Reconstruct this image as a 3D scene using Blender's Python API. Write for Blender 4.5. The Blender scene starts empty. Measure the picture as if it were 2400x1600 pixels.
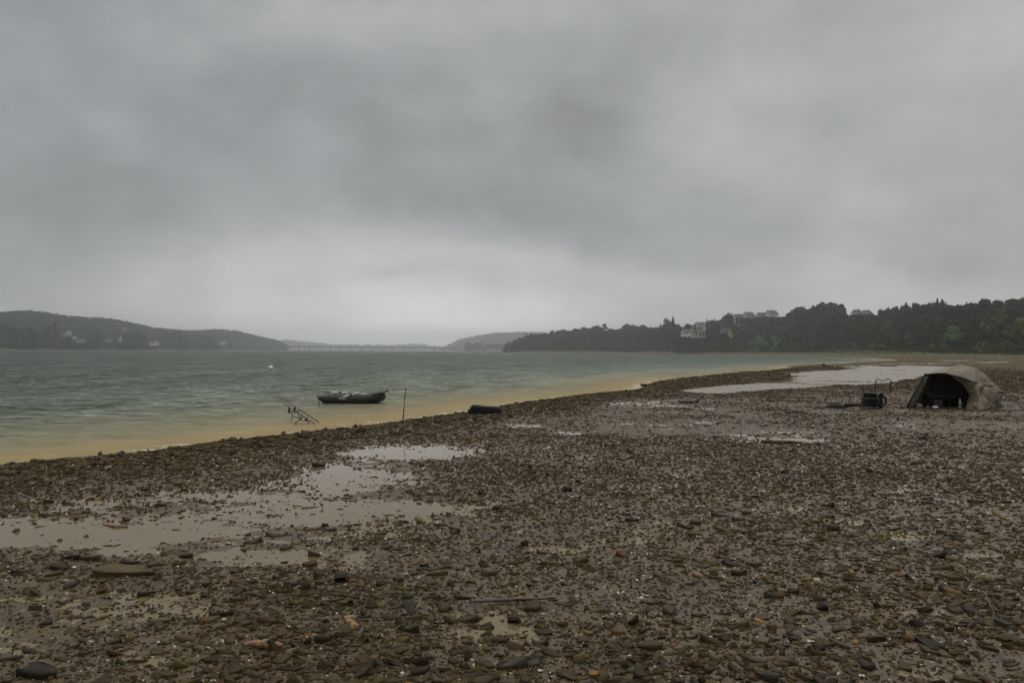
import bpy, math, random
import numpy as np
from mathutils import Vector, Matrix
rnd = random.Random(7)
rng = np.random.default_rng(11)
scene = bpy.context.scene
col = scene.collection
R_ = math.radians

# ---------------------------------------------------------------- camera
FPX = 1867.0                      # focal length in pixels of the 2400 px wide photograph
ZC = 2.0                          # eye height over the lake
PITCH = math.atan(23.2 / FPX)
ROLL = 0.0068
_c, _s = math.cos(PITCH), math.sin(PITCH)
FW = np.array([0.0, _c, _s]); U0 = np.array([0.0, -_s, _c]); X0 = np.array([1.0, 0, 0])
RT = math.cos(ROLL) * X0 + math.sin(ROLL) * U0
UP = -math.sin(ROLL) * X0 + math.cos(ROLL) * U0
cam_d = bpy.data.cameras.new('camera'); cam = bpy.data.objects.new('camera', cam_d); col.objects.link(cam)
cam.matrix_world = Matrix([[RT[0], UP[0], -FW[0], 0], [RT[1], UP[1], -FW[1], 0], [RT[2], UP[2], -FW[2], ZC], [0, 0, 0, 1]])
cam_d.sensor_width = 36.0; cam_d.lens = 36.0 * FPX / 2400.0
cam_d.clip_start = 0.1; cam_d.clip_end = 20000
scene.camera = cam

def ray(px, py):
    return FW + (px - 1200) / FPX * RT + (800 - py) / FPX * UP
def at(px, py, d):
    """point on the ray of pixel (px,py) at forward distance d"""
    v = ray(px, py); v = v / v[1] * d
    return Vector((v[0], v[1], v[2] + ZC))
def onz(px, py, z=0.0):
    v = ray(px, py); t = (z - ZC) / v[2]
    return Vector((v[0] * t, v[1] * t, z))
def pix(x, y, z):
    vx, vy, vz = x, y, z - ZC
    f = vy * FW[1] + vz * FW[2]
    f = np.where(np.abs(f) < 1e-3, 1e-3, f)
    r = vx * RT[0] + vy * RT[1] + vz * RT[2]; u = vx * UP[0] + vy * UP[1] + vz * UP[2]
    return 1200 + FPX * r / f, 800 - FPX * u / f

# ---------------------------------------------------------------- render settings, light
scene.render.engine = 'CYCLES'
scene.view_settings.view_transform = 'Standard'; scene.view_settings.look = 'None'
scene.view_settings.exposure = 0.0; scene.view_settings.gamma = 1.0
cy = scene.cycles
cy.use_denoising = True
try: cy.denoiser = 'OPENIMAGEDENOISE'
except Exception: pass
cy.max_bounces = 5; cy.diffuse_bounces = 2; cy.glossy_bounces = 2; cy.transmission_bounces = 4
cy.transparent_max_bounces = 6; cy.volume_bounces = 3; cy.caustics_reflective = False; cy.caustics_refractive = False
cy.volume_step_rate = 4.0

HAZE = 0.00027
SUN_EL, SUN_AZ = R_(52), R_(25)     # azimuth clockwise from +Y
sd = bpy.data.lights.new('sun', 'SUN'); sun = bpy.data.objects.new('sun', sd); col.objects.link(sun)
sd.energy = 0.7; sd.angle = R_(25); sd.color = (1.0, 0.96, 0.9)
sdir = Vector((math.sin(SUN_AZ) * math.cos(SUN_EL), math.cos(SUN_AZ) * math.cos(SUN_EL), math.sin(SUN_EL)))
sun.rotation_euler = sdir.to_track_quat('Z', 'Y').to_euler()

class NT:
    """small node helper"""
    def __init__(s, tree): s.t = tree; s.n = tree.nodes; s.l = tree.links
    def node(s, kind, **kw):
        n = s.n.new(kind)
        for k, v in kw.items():
            if k.startswith('_'): setattr(n, k[1:], v)
            else: n.inputs[k.replace('__', ' ')].default_value = v
        return n
    def link(s, a, b): s.l.new(a, b)
    def put(s, inp, v):
        if isinstance(v, (int, float)): inp.default_value = v
        elif isinstance(v, (tuple, list)): inp.default_value = v
        else: s.l.new(v, inp)
    def math(s, op, a, b=0.0, c=None, clamp=False):
        n = s.n.new('ShaderNodeMath'); n.operation = op; n.use_clamp = clamp
        s.put(n.inputs[0], a); s.put(n.inputs[1], b)
        if c is not None: s.put(n.inputs[2], c)
        return n.outputs[0]
    def mix(s, f, a, b, blend='MIX'):
        n = s.n.new('ShaderNodeMix'); n.data_type = 'RGBA'; n.blend_type = blend
        s.put(n.inputs[0], f); s.put(n.inputs[6], a if not isinstance(a, tuple) or len(a) == 4 else (*a, 1)); s.put(n.inputs[7], b if not isinstance(b, tuple) or len(b) == 4 else (*b, 1))
        return n.outputs[2]
    def ramp(s, fac, stops, interp='LINEAR'):
        n = s.n.new('ShaderNodeValToRGB'); s.l.new(fac, n.inputs[0]); n.color_ramp.interpolation = interp
        e = n.color_ramp.elements
        while len(e) < len(stops): e.new(0.5)
        for i, (p, c) in enumerate(stops):
            e[i].position = p; e[i].color = (*c, 1) if isinstance(c, tuple) else (c, c, c, 1)
        return n.outputs[0]
    def noise(s, vec, scale, detail=3.0, rough=0.5, dist=0.0):
        n = s.n.new('ShaderNodeTexNoise'); s.l.new(vec, n.inputs['Vector'])
        n.inputs['Scale'].default_value = scale; n.inputs['Detail'].default_value = detail
        n.inputs['Roughness'].default_value = rough; n.inputs['Distortion'].default_value = dist
        return n.outputs['Fac']
    def attr(s, name):
        n = s.n.new('ShaderNodeAttribute'); n.attribute_name = name; return n
    def mapping(s, vec, scale=(1, 1, 1), rot=(0, 0, 0)):
        n = s.n.new('ShaderNodeMapping'); s.l.new(vec, n.inputs[0]); n.inputs['Scale'].default_value = scale; n.inputs['Rotation'].default_value = rot
        return n.outputs[0]
    def bump(s, h, strength=0.5, dist=0.02, normal=None):
        n = s.n.new('ShaderNodeBump'); s.l.new(h, n.inputs['Height']); n.inputs['Strength'].default_value = strength
        n.inputs['Distance'].default_value = dist
        if normal is not None: s.l.new(normal, n.inputs['Normal'])
        return n.outputs[0]

world = bpy.data.worlds.new("World"); scene.world = world; world.use_nodes = True
w = NT(world.node_tree); w.n.clear()
tc = w.n.new('ShaderNodeTexCoord'); gen = tc.outputs['Generated']
sep = w.n.new('ShaderNodeSeparateXYZ'); w.link(gen, sep.inputs[0])
dx, dy, dz = sep.outputs
ady = w.math('MAXIMUM', w.math('ABSOLUTE', dy), 0.25)
warp = w.node('ShaderNodeTexNoise', Scale=2.4, Detail=5.0); w.link(gen, warp.inputs['Vector'])
wsep = w.n.new('ShaderNodeSeparateColor'); w.link(warp.outputs['Color'], wsep.inputs[0])
uu = w.math('ADD', w.math('DIVIDE', dx, ady), w.math('MULTIPLY', w.math('SUBTRACT', wsep.outputs[0], 0.5), 0.34))
ww = w.math('ADD', w.math('DIVIDE', dz, ady), w.math('MULTIPLY', w.math('SUBTRACT', wsep.outputs[1], 0.5), 0.20))
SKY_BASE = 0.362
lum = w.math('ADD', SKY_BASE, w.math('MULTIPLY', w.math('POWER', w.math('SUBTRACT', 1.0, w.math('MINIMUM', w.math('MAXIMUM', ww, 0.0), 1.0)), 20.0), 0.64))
blobs = [(1100, 745, 900, 75, .045), (880, 620, 330, 55, .075), (330, 640, 220, 60, .05), (1640, 270, 230, 110, .055), (2330, 120, 330, 260, .085),
         (1800, 470, 260, 120, .03), (1400, 640, 330, 40, .045), (2250, 680, 260, 60, .045), (1200, 10, 420, 60, .035), (1000, 545, 90, 25, .03),
         (200, 470, 300, 90, -.045), (1180, 330, 330, 150, -.045), (30, 640, 130, 60, -.06), (420, 190, 330, 90, -.025), (830, 690, 120, 22, -.045),
         (620, 120, 420, 80, -.02), (1500, 560, 330, 60, -.02), (2050, 420, 150, 80, -.02), (1350, 230, 150, 70, -.025), (2000, 600, 260, 60, -.03)]
for (px, py, sx, sy, a) in blobs:
    u0 = (px - 1200) / FPX; w0 = (823.0 - py) / FPX
    e1 = w.math('POWER', w.math('MULTIPLY', w.math('SUBTRACT', uu, u0), FPX / sx), 2.0)
    e2 = w.math('POWER', w.math('MULTIPLY', w.math('SUBTRACT', ww, w0), FPX / sy), 2.0)
    g = w.math('EXPONENT', w.math('MULTIPLY', w.math('ADD', e1, e2), -0.7))
    lum = w.math('ADD', lum, w.math('MULTIPLY', g, a * 1.4))
n1 = w.noise(w.mapping(gen, (1, 1, 1.6), (0, R_(12), 0)), 2.6, 6.0, 0.5, 0.15)
n2 = w.noise(w.mapping(gen, (1, 1, 1.7), (0, R_(-14), 0)), 6.0, 5.0, 0.5, 0.15)
lum = w.math('ADD', lum, w.math('MULTIPLY', w.math('SUBTRACT', n1, 0.5), 0.24))
lum = w.math('ADD', lum, w.math('MULTIPLY', w.math('SUBTRACT', n2, 0.5), 0.23))
lum = w.math('ADD', lum, w.math('MULTIPLY', w.math('MULTIPLY', w.math('SUBTRACT', w.noise(w.mapping(gen, (1, 1, 3.0)), 5.0, 5.0, 0.55, 0.1), 0.5), 0.35), w.math('POWER', w.math('SUBTRACT', 1.0, w.math('MINIMUM', w.math('MAXIMUM', ww, 0.0), 1.0)), 6.0)))
n3 = w.noise(w.mapping(gen, (1, 1, 1.5)), 15.0, 6.0, 0.6, 0.1)
lum = w.math('ADD', lum, w.math('MULTIPLY', w.math('SUBTRACT', n3, 0.5), 0.085))
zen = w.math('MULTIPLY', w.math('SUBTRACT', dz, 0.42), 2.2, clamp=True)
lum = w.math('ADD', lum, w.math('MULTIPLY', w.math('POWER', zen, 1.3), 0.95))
warm = w.math('MULTIPLY', w.math('SUBTRACT', lum, 0.36), 6.0, clamp=True)
tint = w.mix(warm, (0.955, 0.99, 1.015), (1.0, 1.0, 0.985))
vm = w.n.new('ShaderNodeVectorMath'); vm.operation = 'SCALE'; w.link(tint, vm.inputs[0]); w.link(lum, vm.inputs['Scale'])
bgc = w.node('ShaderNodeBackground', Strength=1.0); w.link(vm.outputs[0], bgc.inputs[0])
sky = w.n.new('ShaderNodeTexSky'); sky.sky_type = 'NISHITA'; sky.sun_disc = False
sky.sun_elevation = SUN_EL; sky.sun_rotation = SUN_AZ; sky.dust_density = 6.0
bgs = w.node('ShaderNodeBackground', Strength=0.05); w.link(sky.outputs[0], bgs.inputs[0])
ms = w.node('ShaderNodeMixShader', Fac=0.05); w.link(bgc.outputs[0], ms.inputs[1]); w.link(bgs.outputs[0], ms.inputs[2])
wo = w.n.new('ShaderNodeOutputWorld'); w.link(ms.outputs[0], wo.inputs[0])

# ---------------------------------------------------------------- generic helpers
def tag(o, label=None, cat=None, group=None, kind=None):
    if label: o['label'] = label
    if cat: o['category'] = cat
    if group: o['group'] = group
    if kind: o['kind'] = kind
    return o
def empty(name, loc, label, cat, group=None):
    o = bpy.data.objects.new(name, None); col.objects.link(o); o.location = loc; o.empty_display_size = 0.2
    return tag(o, label, cat, group)
def copy_tree(o, parent=None):
    c = o.copy(); col.objects.link(c); c.parent = parent
    for ch in [q for q in bpy.data.objects if q.parent == o]: copy_tree(ch, c)
    return c

def mat(name, base, rough=0.6, spec=0.5, metal=0.0, var=0.25, scale=8.0, bump=0.0, bscale=40.0, objvar=0.0, sheen=0.0):
    m = bpy.data.materials.new(name); m.use_nodes = True; t = NT(m.node_tree)
    p = t.n['Principled BSDF']
    tcn = t.n.new('ShaderNodeTexCoord'); v = tcn.outputs['Object']
    nf = t.noise(v, scale, 4.0)
    a = tuple(c * (1 - var) for c in base); b = tuple(min(1, c * (1 + var)) for c in base)
    cc = t.mix(nf, a, b)
    if objvar:
        oi = t.n.new('ShaderNodeObjectInfo')
        hv = t.n.new('ShaderNodeHueSaturation'); t.link(cc, hv.inputs['Color'])
        t.link(t.math('ADD', 1 - objvar, t.math('MULTIPLY', oi.outputs['Random'], 2 * objvar)), hv.inputs['Value'])
        t.link(t.math('ADD', 0.485, t.math('MULTIPLY', oi.outputs['Random'], 0.03)), hv.inputs['Hue'])
        cc = hv.outputs[0]
    t.link(cc, p.inputs['Base Color'])
    p.inputs['Roughness'].default_value = rough; p.inputs['Metallic'].default_value = metal
    p.inputs['Specular IOR Level'].default_value = spec
    if bump:
        t.link(t.bump(t.noise(v, bscale, 4.0), bump, 0.01), p.inputs['Normal'])
    return m

class MB:
    def __init__(s): s.v = []; s.f = []
    def add(s, vs, fs):
        o = len(s.v); s.v += [tuple(p) for p in vs]; s.f += [tuple(i + o for i in f) for f in fs]; return s
    def box(s, c, size, rz=0.0, taper=1.0, skew=0.0, M=None):
        hx, hy, hz = [q / 2 for q in size]; vs = []
        for z in (-1, 1):
            k = taper if z > 0 else 1.0
            for x, y in ((-1, -1), (1, -1), (1, 1), (-1, 1)):
                p = Vector((x * hx * k + (skew if z > 0 else 0), y * hy * k, z * hz))
                p = (M @ p) if M is not None else Matrix.Rotation(rz, 3, 'Z') @ p
                vs.append(p + Vector(c))
        return s.add(vs, [(3, 2, 1, 0), (4, 5, 6, 7), (0, 1, 5, 4), (1, 2, 6, 5), (2, 3, 7, 6), (3, 0, 4, 7)])
    def rbox(s, c, size, r=0.02, rz=0.0, lean=0.0):
        """rounded box (bevelled by three rings)"""
        hx, hy, hz = [q / 2 for q in size]; r = min(r, hx * .9, hy * .9, hz * .9); vs = []; fs = []
        def ring(ix, z):
            pts = []
            for (sx, sy) in ((1, 1), (-1, 1), (-1, -1), (1, -1)):
                cx, cyy = sx * (hx - r), sy * (hy - r); rr = max(r - ix, 0.001)
                a0 = {(1, 1): 0, (-1, 1): 90, (-1, -1): 180, (1, -1): 270}[(sx, sy)]
                for k in range(4):
                    a = R_(a0 + 30 * k); pts.append(Vector((cx + rr * math.cos(a) + lean * (z / hz), cyy + rr * math.sin(a), z)))
            return pts
        lev = [(r, -hz), (r * .3, -hz + r * .3), (0, -hz + r), (0, hz - r), (r * .3, hz - r * .3), (r, hz)]
        for ix, z in lev: vs += ring(ix, z)
        n = 16
        for j in range(len(lev) - 1):
            for k in range(n): fs.append((j * n + k, j * n + (k + 1) % n, (j + 1) * n + (k + 1) % n, (j + 1) * n + k))
        fs.append(tuple(reversed(range(n)))); fs.append(tuple(range((len(lev) - 1) * n, len(lev) * n)))
        Rm = Matrix.Rotation(rz, 3, 'Z')
        return s.add([Rm @ p + Vector(c) for p in vs], fs)
    def tube(s, path, rad, n=8, cap=True, flat=1.0):
        path = [Vector(p) for p in path]; L = len(path)
        rads = rad if isinstance(rad, (list, tuple)) else [rad] * L
        vs = []; fs = []; prev = None
        for i, p in enumerate(path):
            t = (path[min(i + 1, L - 1)] - path[max(i - 1, 0)]).normalized()
            if prev is None: nrm = t.cross(Vector((0, 0, 1)) if abs(t.z) < 0.9 else Vector((1, 0, 0))).normalized()
            else: nrm = (prev - t * prev.dot(t)).normalized()
            prev = nrm; b = t.cross(nrm)
            for k in range(n):
                a = 2 * math.pi * k / n
                vs.append(p + (nrm * math.cos(a) + b * math.sin(a) * flat) * rads[i])
        for i in range(L - 1):
            for k in range(n): fs.append((i * n + k, i * n + (k + 1) % n, (i + 1) * n + (k + 1) % n, (i + 1) * n + k))
        if cap: fs.append(tuple(reversed(range(n)))); fs.append(tuple(range((L - 1) * n, L * n)))
        return s.add(vs, fs)
    def lathe(s, c, prof, n=16):
        """prof: (radius,z) list"""
        vs = []; fs = []; c = Vector(c)
        for r, z in prof:
            for k in range(n):
                a = 2 * math.pi * k / n; vs.append(c + Vector((r * math.cos(a), r * math.sin(a), z)))
        for i in range(len(prof) - 1):
            for k in range(n): fs.append((i * n + k, i * n + (k + 1) % n, (i + 1) * n + (k + 1) % n, (i + 1) * n + k))
        fs.append(tuple(reversed(range(n)))); fs.append(tuple(range((len(prof) - 1) * n, len(prof) * n)))
        return s.add(vs, fs)
    def ball(s, c, rx, ry=None, rz=None, n=16, m=10):
        ry = ry or rx; rz = rz or rx; vs = []; fs = []; c = Vector(c)
        for j in range(m + 1):
            th = math.pi * j / m; th = min(max(th, 0.03), math.pi - 0.03)
            for k in range(n):
                a = 2 * math.pi * k / n
                vs.append(c + Vector((rx * math.sin(th) * math.cos(a), ry * math.sin(th) * math.sin(a), -rz * math.cos(th))))
        for j in range(m):
            for k in range(n): fs.append((j * n + k, j * n + (k + 1) % n, (j + 1) * n + (k + 1) % n, (j + 1) * n + k))
        fs.append(tuple(reversed(range(n)))); fs.append(tuple(range(m * n, (m + 1) * n)))
        return s.add(vs, fs)
    def build(s, name, material, parent=None, smooth=False, origin=None, label=None):
        o0 = Vector(parent.location) if parent is not None and origin is None else Vector(origin or (0, 0, 0))
        if parent is not None and parent.parent is not None and origin is None: o0 = o0 + Vector(parent.parent.location)
        me = bpy.data.meshes.new(name); me.from_pydata([tuple(Vector(p) - o0) for p in s.v], [], s.f); me.update()
        if smooth: me.polygons.foreach_set('use_smooth', [True] * len(me.polygons))
        o = bpy.data.objects.new(name, me); col.objects.link(o)
        if parent is None: o.location = o0
        else: o.parent = parent
        me.materials.append(material)
        if label: o['label'] = label
        return o

def np_mesh(name, verts, faces_flat, loop_start, loop_total, material, attrs=None, smooth=False):
    me = bpy.data.meshes.new(name)
    me.vertices.add(len(verts)); me.vertices.foreach_set('co', verts.astype(np.float32).ravel())
    me.loops.add(len(faces_flat)); me.loops.foreach_set('vertex_index', faces_flat.astype(np.int32))
    me.polygons.add(len(loop_start)); me.polygons.foreach_set('loop_start', loop_start.astype(np.int32))
    me.polygons.foreach_set('loop_total', loop_total.astype(np.int32))
    if smooth: me.polygons.foreach_set('use_smooth', np.ones(len(loop_start), dtype=bool))
    for k, a in (attrs or {}).items():
        if a.ndim == 1:
            at_ = me.attributes.new(k, 'FLOAT', 'POINT'); at_.data.foreach_set('value', a.astype(np.float32))
        else:
            at_ = me.attributes.new(k, 'FLOAT_COLOR', 'POINT')
            c4 = np.ones((len(a), 4), np.float32); c4[:, :3] = a; at_.data.foreach_set('color', c4.ravel())
    me.update(calc_edges=True); me.validate()
    me.materials.append(material)
    o = bpy.data.objects.new(name, me); col.objects.link(o)
    return o

# numpy value noise
def _h(ix, iy, seed):
    h = (ix.astype(np.int64) * 374761393 + iy.astype(np.int64) * 668265263 + seed * 1442695041) & 0xffffffff
    h = ((h ^ (h >> 13)) * 1274126177) & 0xffffffff
    return ((h ^ (h >> 16)) & 0xffff) / 65535.0
def vnoise(x, y, seed=0):
    ix = np.floor(x); iy = np.floor(y); fx = x - ix; fy = y - iy
    fx = fx * fx * (3 - 2 * fx); fy = fy * fy * (3 - 2 * fy)
    a = _h(ix, iy, seed); b = _h(ix + 1, iy, seed); c = _h(ix, iy + 1, seed); d = _h(ix + 1, iy + 1, seed)
    return (a + (b - a) * fx) * (1 - fy) + (c + (d - c) * fx) * fy
def fbm(x, y, oct=4, seed=0, gain=0.5):
    s = 0; a = 1.0; t = 0
    for i in range(oct):
        s = s + a * (vnoise(x * 2 ** i + 17.3 * i, y * 2 ** i - 9.1 * i, seed + i) * 2 - 1); t += a; a *= gain
    return s / t
def sstep(a, b, x):
    t = np.clip((x - a) / (b - a), 0, 1); return t * t * (3 - 2 * t)
def sdf(x, y, poly):
    """signed distance, negative inside"""
    d2 = np.full(x.shape, 1e18); ins = np.zeros(x.shape, bool); n = len(poly)
    for i in range(n):
        ax, ay = poly[i]; bx, by = poly[(i + 1) % n]
        ex, ey = bx - ax, by - ay; L = ex * ex + ey * ey + 1e-12
        t = np.clip(((x - ax) * ex + (y - ay) * ey) / L, 0, 1)
        d2 = np.minimum(d2, (x - ax - t * ex) ** 2 + (y - ay - t * ey) ** 2)
        c = ((ay > y) != (by > y)) & (x < (bx - ax) * (y - ay) / (by - ay + 1e-12) + ax)
        ins ^= c
    d = np.sqrt(d2); return np.where(ins, -d, d)

# ---------------------------------------------------------------- lie of the land
def ad(px, d): return ((px - 1200) / FPX * d, float(d))
near = [(-200, 1127), (0, 1099), (150, 1087), (300, 1070), (450, 1048), (600, 1031), (750, 1015), (850, 1003), (950, 988), (1090, 970), (1180, 953),
        (1300, 936), (1400, 925), (1480, 918), (1508, 908), (1540, 896), (1600, 888), (1680, 880), (1750, 874.5), (1800, 870), (1850, 865.5), (1880, 862),
        (1845, 859.5), (1900, 857), (1965, 854.5), (2000, 851.5), (2060, 848.5), (2112, 845.5), (2090, 842)]
LAKE = [(-2500., -600.), (-90., -22.), (-30., 3.), (-14., 9.5)] + [tuple(onz(a, b)[:2]) for a, b in near] + \
       [ad(2050, 330), ad(2140, 400), ad(2000, 470), ad(1780, 680), ad(1600, 850), ad(1400, 1050), ad(1195, 1240), ad(1170, 1500), ad(1150, 2450),
        ad(1088, 2600), ad(1040, 4250), ad(1015, 5350), ad(700, 5350), ad(672, 2700), ad(560, 2200), ad(400, 1700), ad(200, 1350), ad(0, 1100), ad(-400, 850), (-2500., 500.)]
lag = [(1565, 914), (1640, 906), (1700, 902), (1760, 898), (1825, 892), (1848, 884), (1835, 876), (1870, 871), (1955, 867.5), (1985, 863), (2050, 860.5), (2150, 861),
       (2260, 862), (2240, 872), (2175, 882), (2140, 893), (2080, 900), (1980, 906), (1900, 909), (1820, 913), (1740, 917), (1690, 925), (1600, 919)]
LAG = [tuple(onz(a, b, 0.08)[:2]) for a, b in lag]
I = np.interp
LH = dict(px=[-900, -400, 0, 70, 160, 253, 298, 357, 417, 461, 506, 550, 595, 640, 664, 674],
          top=[66, 68, 65, 73, 65, 63, 58, 45, 41, 42, 50, 50, 36, 25, 14, 1], d0=[800, 900, 1130, 1180, 1280, 1420, 1500, 1620, 1760, 1900, 2050, 2200, 2350, 2520, 2620, 2700],
          d1=[1300, 1500, 1750, 1800, 1900, 1980, 2030, 2100, 2200, 2300, 2420, 2520, 2620, 2720, 2760, 2780])
FH1 = dict(px=[655, 680, 720, 780, 880, 930, 965, 1000, 1045, 1200], top=[66, 62, 52, 32, 31, 30, 40, 34, 14, 8])
FH2 = dict(px=[1025, 1045, 1075, 1110, 1160, 1200, 1260, 1350, 1500, 2700], top=[1, 18, 54, 79, 99, 100, 92, 70, 64, 70])
RW = dict(px=[1180, 1240, 1300, 1400, 1500, 1560, 1640, 1720, 1780, 1900, 1970, 2060, 2110, 2200, 2300, 2400, 2700, 3600],
          top=[3, 15, 21, 25, 26, 22, 26, 36, 34, 37, 35, 25, 29, 28, 27, 27, 24, 24],
          d0=[1290, 1240, 1190, 1100, 1000, 950, 880, 800, 745, 650, 610, 550, 520, 465, 430, 400, 340, 300],
          dt=[120, 120, 130, 140, 150, 150, 200, 220, 200, 170, 160, 150, 150, 140, 130, 130, 120, 120])
def land(x, y):
    """returns base height, distance from the lake (s), distance to the lagoon (sl), veg mask"""
    s = sdf(x, y, LAKE); sl = sdf(x, y, LAG)
    wob = fbm(x * 0.35, y * 0.35, 3, 5) * np.clip(y, 5, 60) / 60 * 0.8 + fbm(x * 1.3, y * 1.3, 3, 9) * 0.18
    ss = s + wob * np.clip(y, 8, 60) / 60
    z = np.where(ss > 0, 0.19 * (1 - np.exp(-ss / 0.9)) + 0.13 * (1 - np.exp(-ss / 14)), np.maximum(0.22 * ss, -1.8))
    # lagoon basin
    zl = 0.08
    k = sstep(2.5, -0.5, sl + wob * 0.8)
    z = np.where((ss > 0), z * (1 - k) + (zl - 0.03) * k, z)
    # far ground climbs away from the water
    kk = sstep(150, 700, y); slope = 0.010 + 0.10 * kk
    z = z + np.where(s > 4, np.minimum(slope * (s - 4), 4.6) * sstep(45, 260, y), 0)
    px = 1200 + FPX * x / np.maximum(y, 1.0)
    d = y
    def ridge(P, d0, d1, lo, hi):
        t = I(px, P['px'], P['top']); q = np.clip((d - d0) / (d1 - d0), 0, 1)
        q = q * q * (3 - 2 * q)
        return np.where((px > lo) & (px < hi) & (y > 50) & (q > 0), t * q, -50)
    hl = ridge(LH, I(px, LH['px'], LH['d0']), I(px, LH['px'], LH['d1']), -3000, 674)
    h1 = ridge(FH1, 5400.0, 5800.0, 655, 1400)
    h2 = ridge(FH2, 4300.0, 4750.0, 1025, 4000)
    rd0 = I(px, RW['px'], RW['d0']); rt = I(px, RW['px'], RW['dt'])
    q = np.clip((d - rd0) / rt, 0, 1); q = q * q * (3 - 2 * q)
    hr = np.where((px > 1180) & (y > 50), (I(px, RW['px'], RW['top']) - 4) * q, 0)
    z = np.maximum(z, np.maximum(np.maximum(hl, h1), h2)) + hr
    veg = np.clip(sstep(1.6, 2.6, z + fbm(x * .02, y * .02, 3, 3) * 0.6) * sstep(120, 250, y), 0, 1)
    return z, s, sl, veg

PUD = [(110, 1245, 190, 32, .9), (420, 1150, 200, 18, .35), (1000, 1180, 200, 25, .4), (330, 1240, 330, 40, 1.0), (640, 1195, 300, 45, .9), (850, 1110, 230, 45, .85), (960, 1052, 130, 18, .9), (190, 1390, 200, 25, .55), (150, 1160, 170, 20, .35),
       (560, 1300, 300, 25, .5), (1250, 1270, 160, 30, .45), (1120, 1225, 260, 20, .2), (1300, 1050, 160, 25, .35), (1830, 1028, 110, 10, .6), (1830, 1190, 130, 20, .4),
       (1560, 1230, 120, 25, .3), (2050, 1290, 160, 25, .3), (1900, 1350, 300, 25, .25),
       (1400, 938, 130, 6, .5), (1560, 940, 160, 6, .5), (1300, 950, 80, 5, .3), (1700, 948, 160, 5, .2), (1450, 985, 330, 9, .2), (780, 1290, 300, 30, .45), (2200, 1420, 200, 40, .25),
       (2330, 850, 60, 1.5, .6), (2060, 857, 120, 1.2, .9), (2150, 852, 120, 1.0, .7), (2230, 846, 60, 1.5, .6)]
def puddle_bias(x, y):
    px, py = pix(x, y, np.full_like(x, 0.3)); b = np.zeros_like(x)
    for (cx, cyy, sx, sy, a) in PUD:
        b = b + a * np.exp(-((px - cx) / sx) ** 2 - ((py - cyy) / sy) ** 2)
    return np.where(y > 1, b, 0)
def relief(x, y, s, sl, pb):
    """centimetres of roughness over the base; below zero it stands under a film of water"""
    near = np.clip(y / 25, 0.35, 3)
    m = 0.014 + 0.024 * fbm(x * 0.8, y * 0.8, 4, 21) + 0.022 * fbm(x * 3.2, y * 4.5, 5, 33, .68)
    m = m - 0.030 * np.minimum(pb, 1.3)
    ridge = np.exp(-((s - 1.6) / 1.7) ** 2) * sstep(0.0, 0.8, s)
    m = m + 0.035 * ridge
    m = m - 0.16 * sstep(0.3, -1.5, sl)
    m = m + np.where(sl < 1, 0.33 * np.clip(fbm(x * .10, y * .42, 4, 88) - .14, 0, .5), 0)
    return m * np.where(y > 60, 1.0 + (np.minimum(y, 400) - 60) / 60, 1.0)
def ground_z(x, y):
    z, s, sl, veg = land(x, y); pb = puddle_bias(x, y)
    return z + np.where(s > 0, relief(x, y, s, sl, pb), 0), s, sl, pb

def polar(r0, rmid, rfar, q1, q2, ncol, half, back=True):
    rr = [0.05, 0.6, 1.2, 1.8] if r0 < 3 else []
    r = r0
    while r < rmid: rr.append(r); r *= 1 + q1
    while r < rfar: rr.append(r); r *= 1 + q2
    rr.append(rfar)
    th = np.linspace(-half, half, ncol)
    if back: th = np.concatenate([np.linspace(-math.pi, -half, 30)[:-1], th, np.linspace(half, math.pi, 30)[1:]])
    rr = np.array(rr); T, Rr = np.meshgrid(th, rr); x = (Rr * np.sin(T)).ravel(); y = (Rr * np.cos(T)).ravel()
    nr, nc = len(rr), len(th)
    i = np.arange(nr - 1)[:, None] * nc + np.arange(nc - 1)[None, :]
    q = np.stack([i, i + 1, i + nc + 1, i + nc], -1).reshape(-1, 4)
    return x, y, q, nr, nc
def quads(name, v, q, m, attrs, smooth=True):
    n = len(q); return np_mesh(name, v, q.ravel()[::1], np.arange(n) * 4, np.full(n, 4), m, attrs, smooth)

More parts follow.
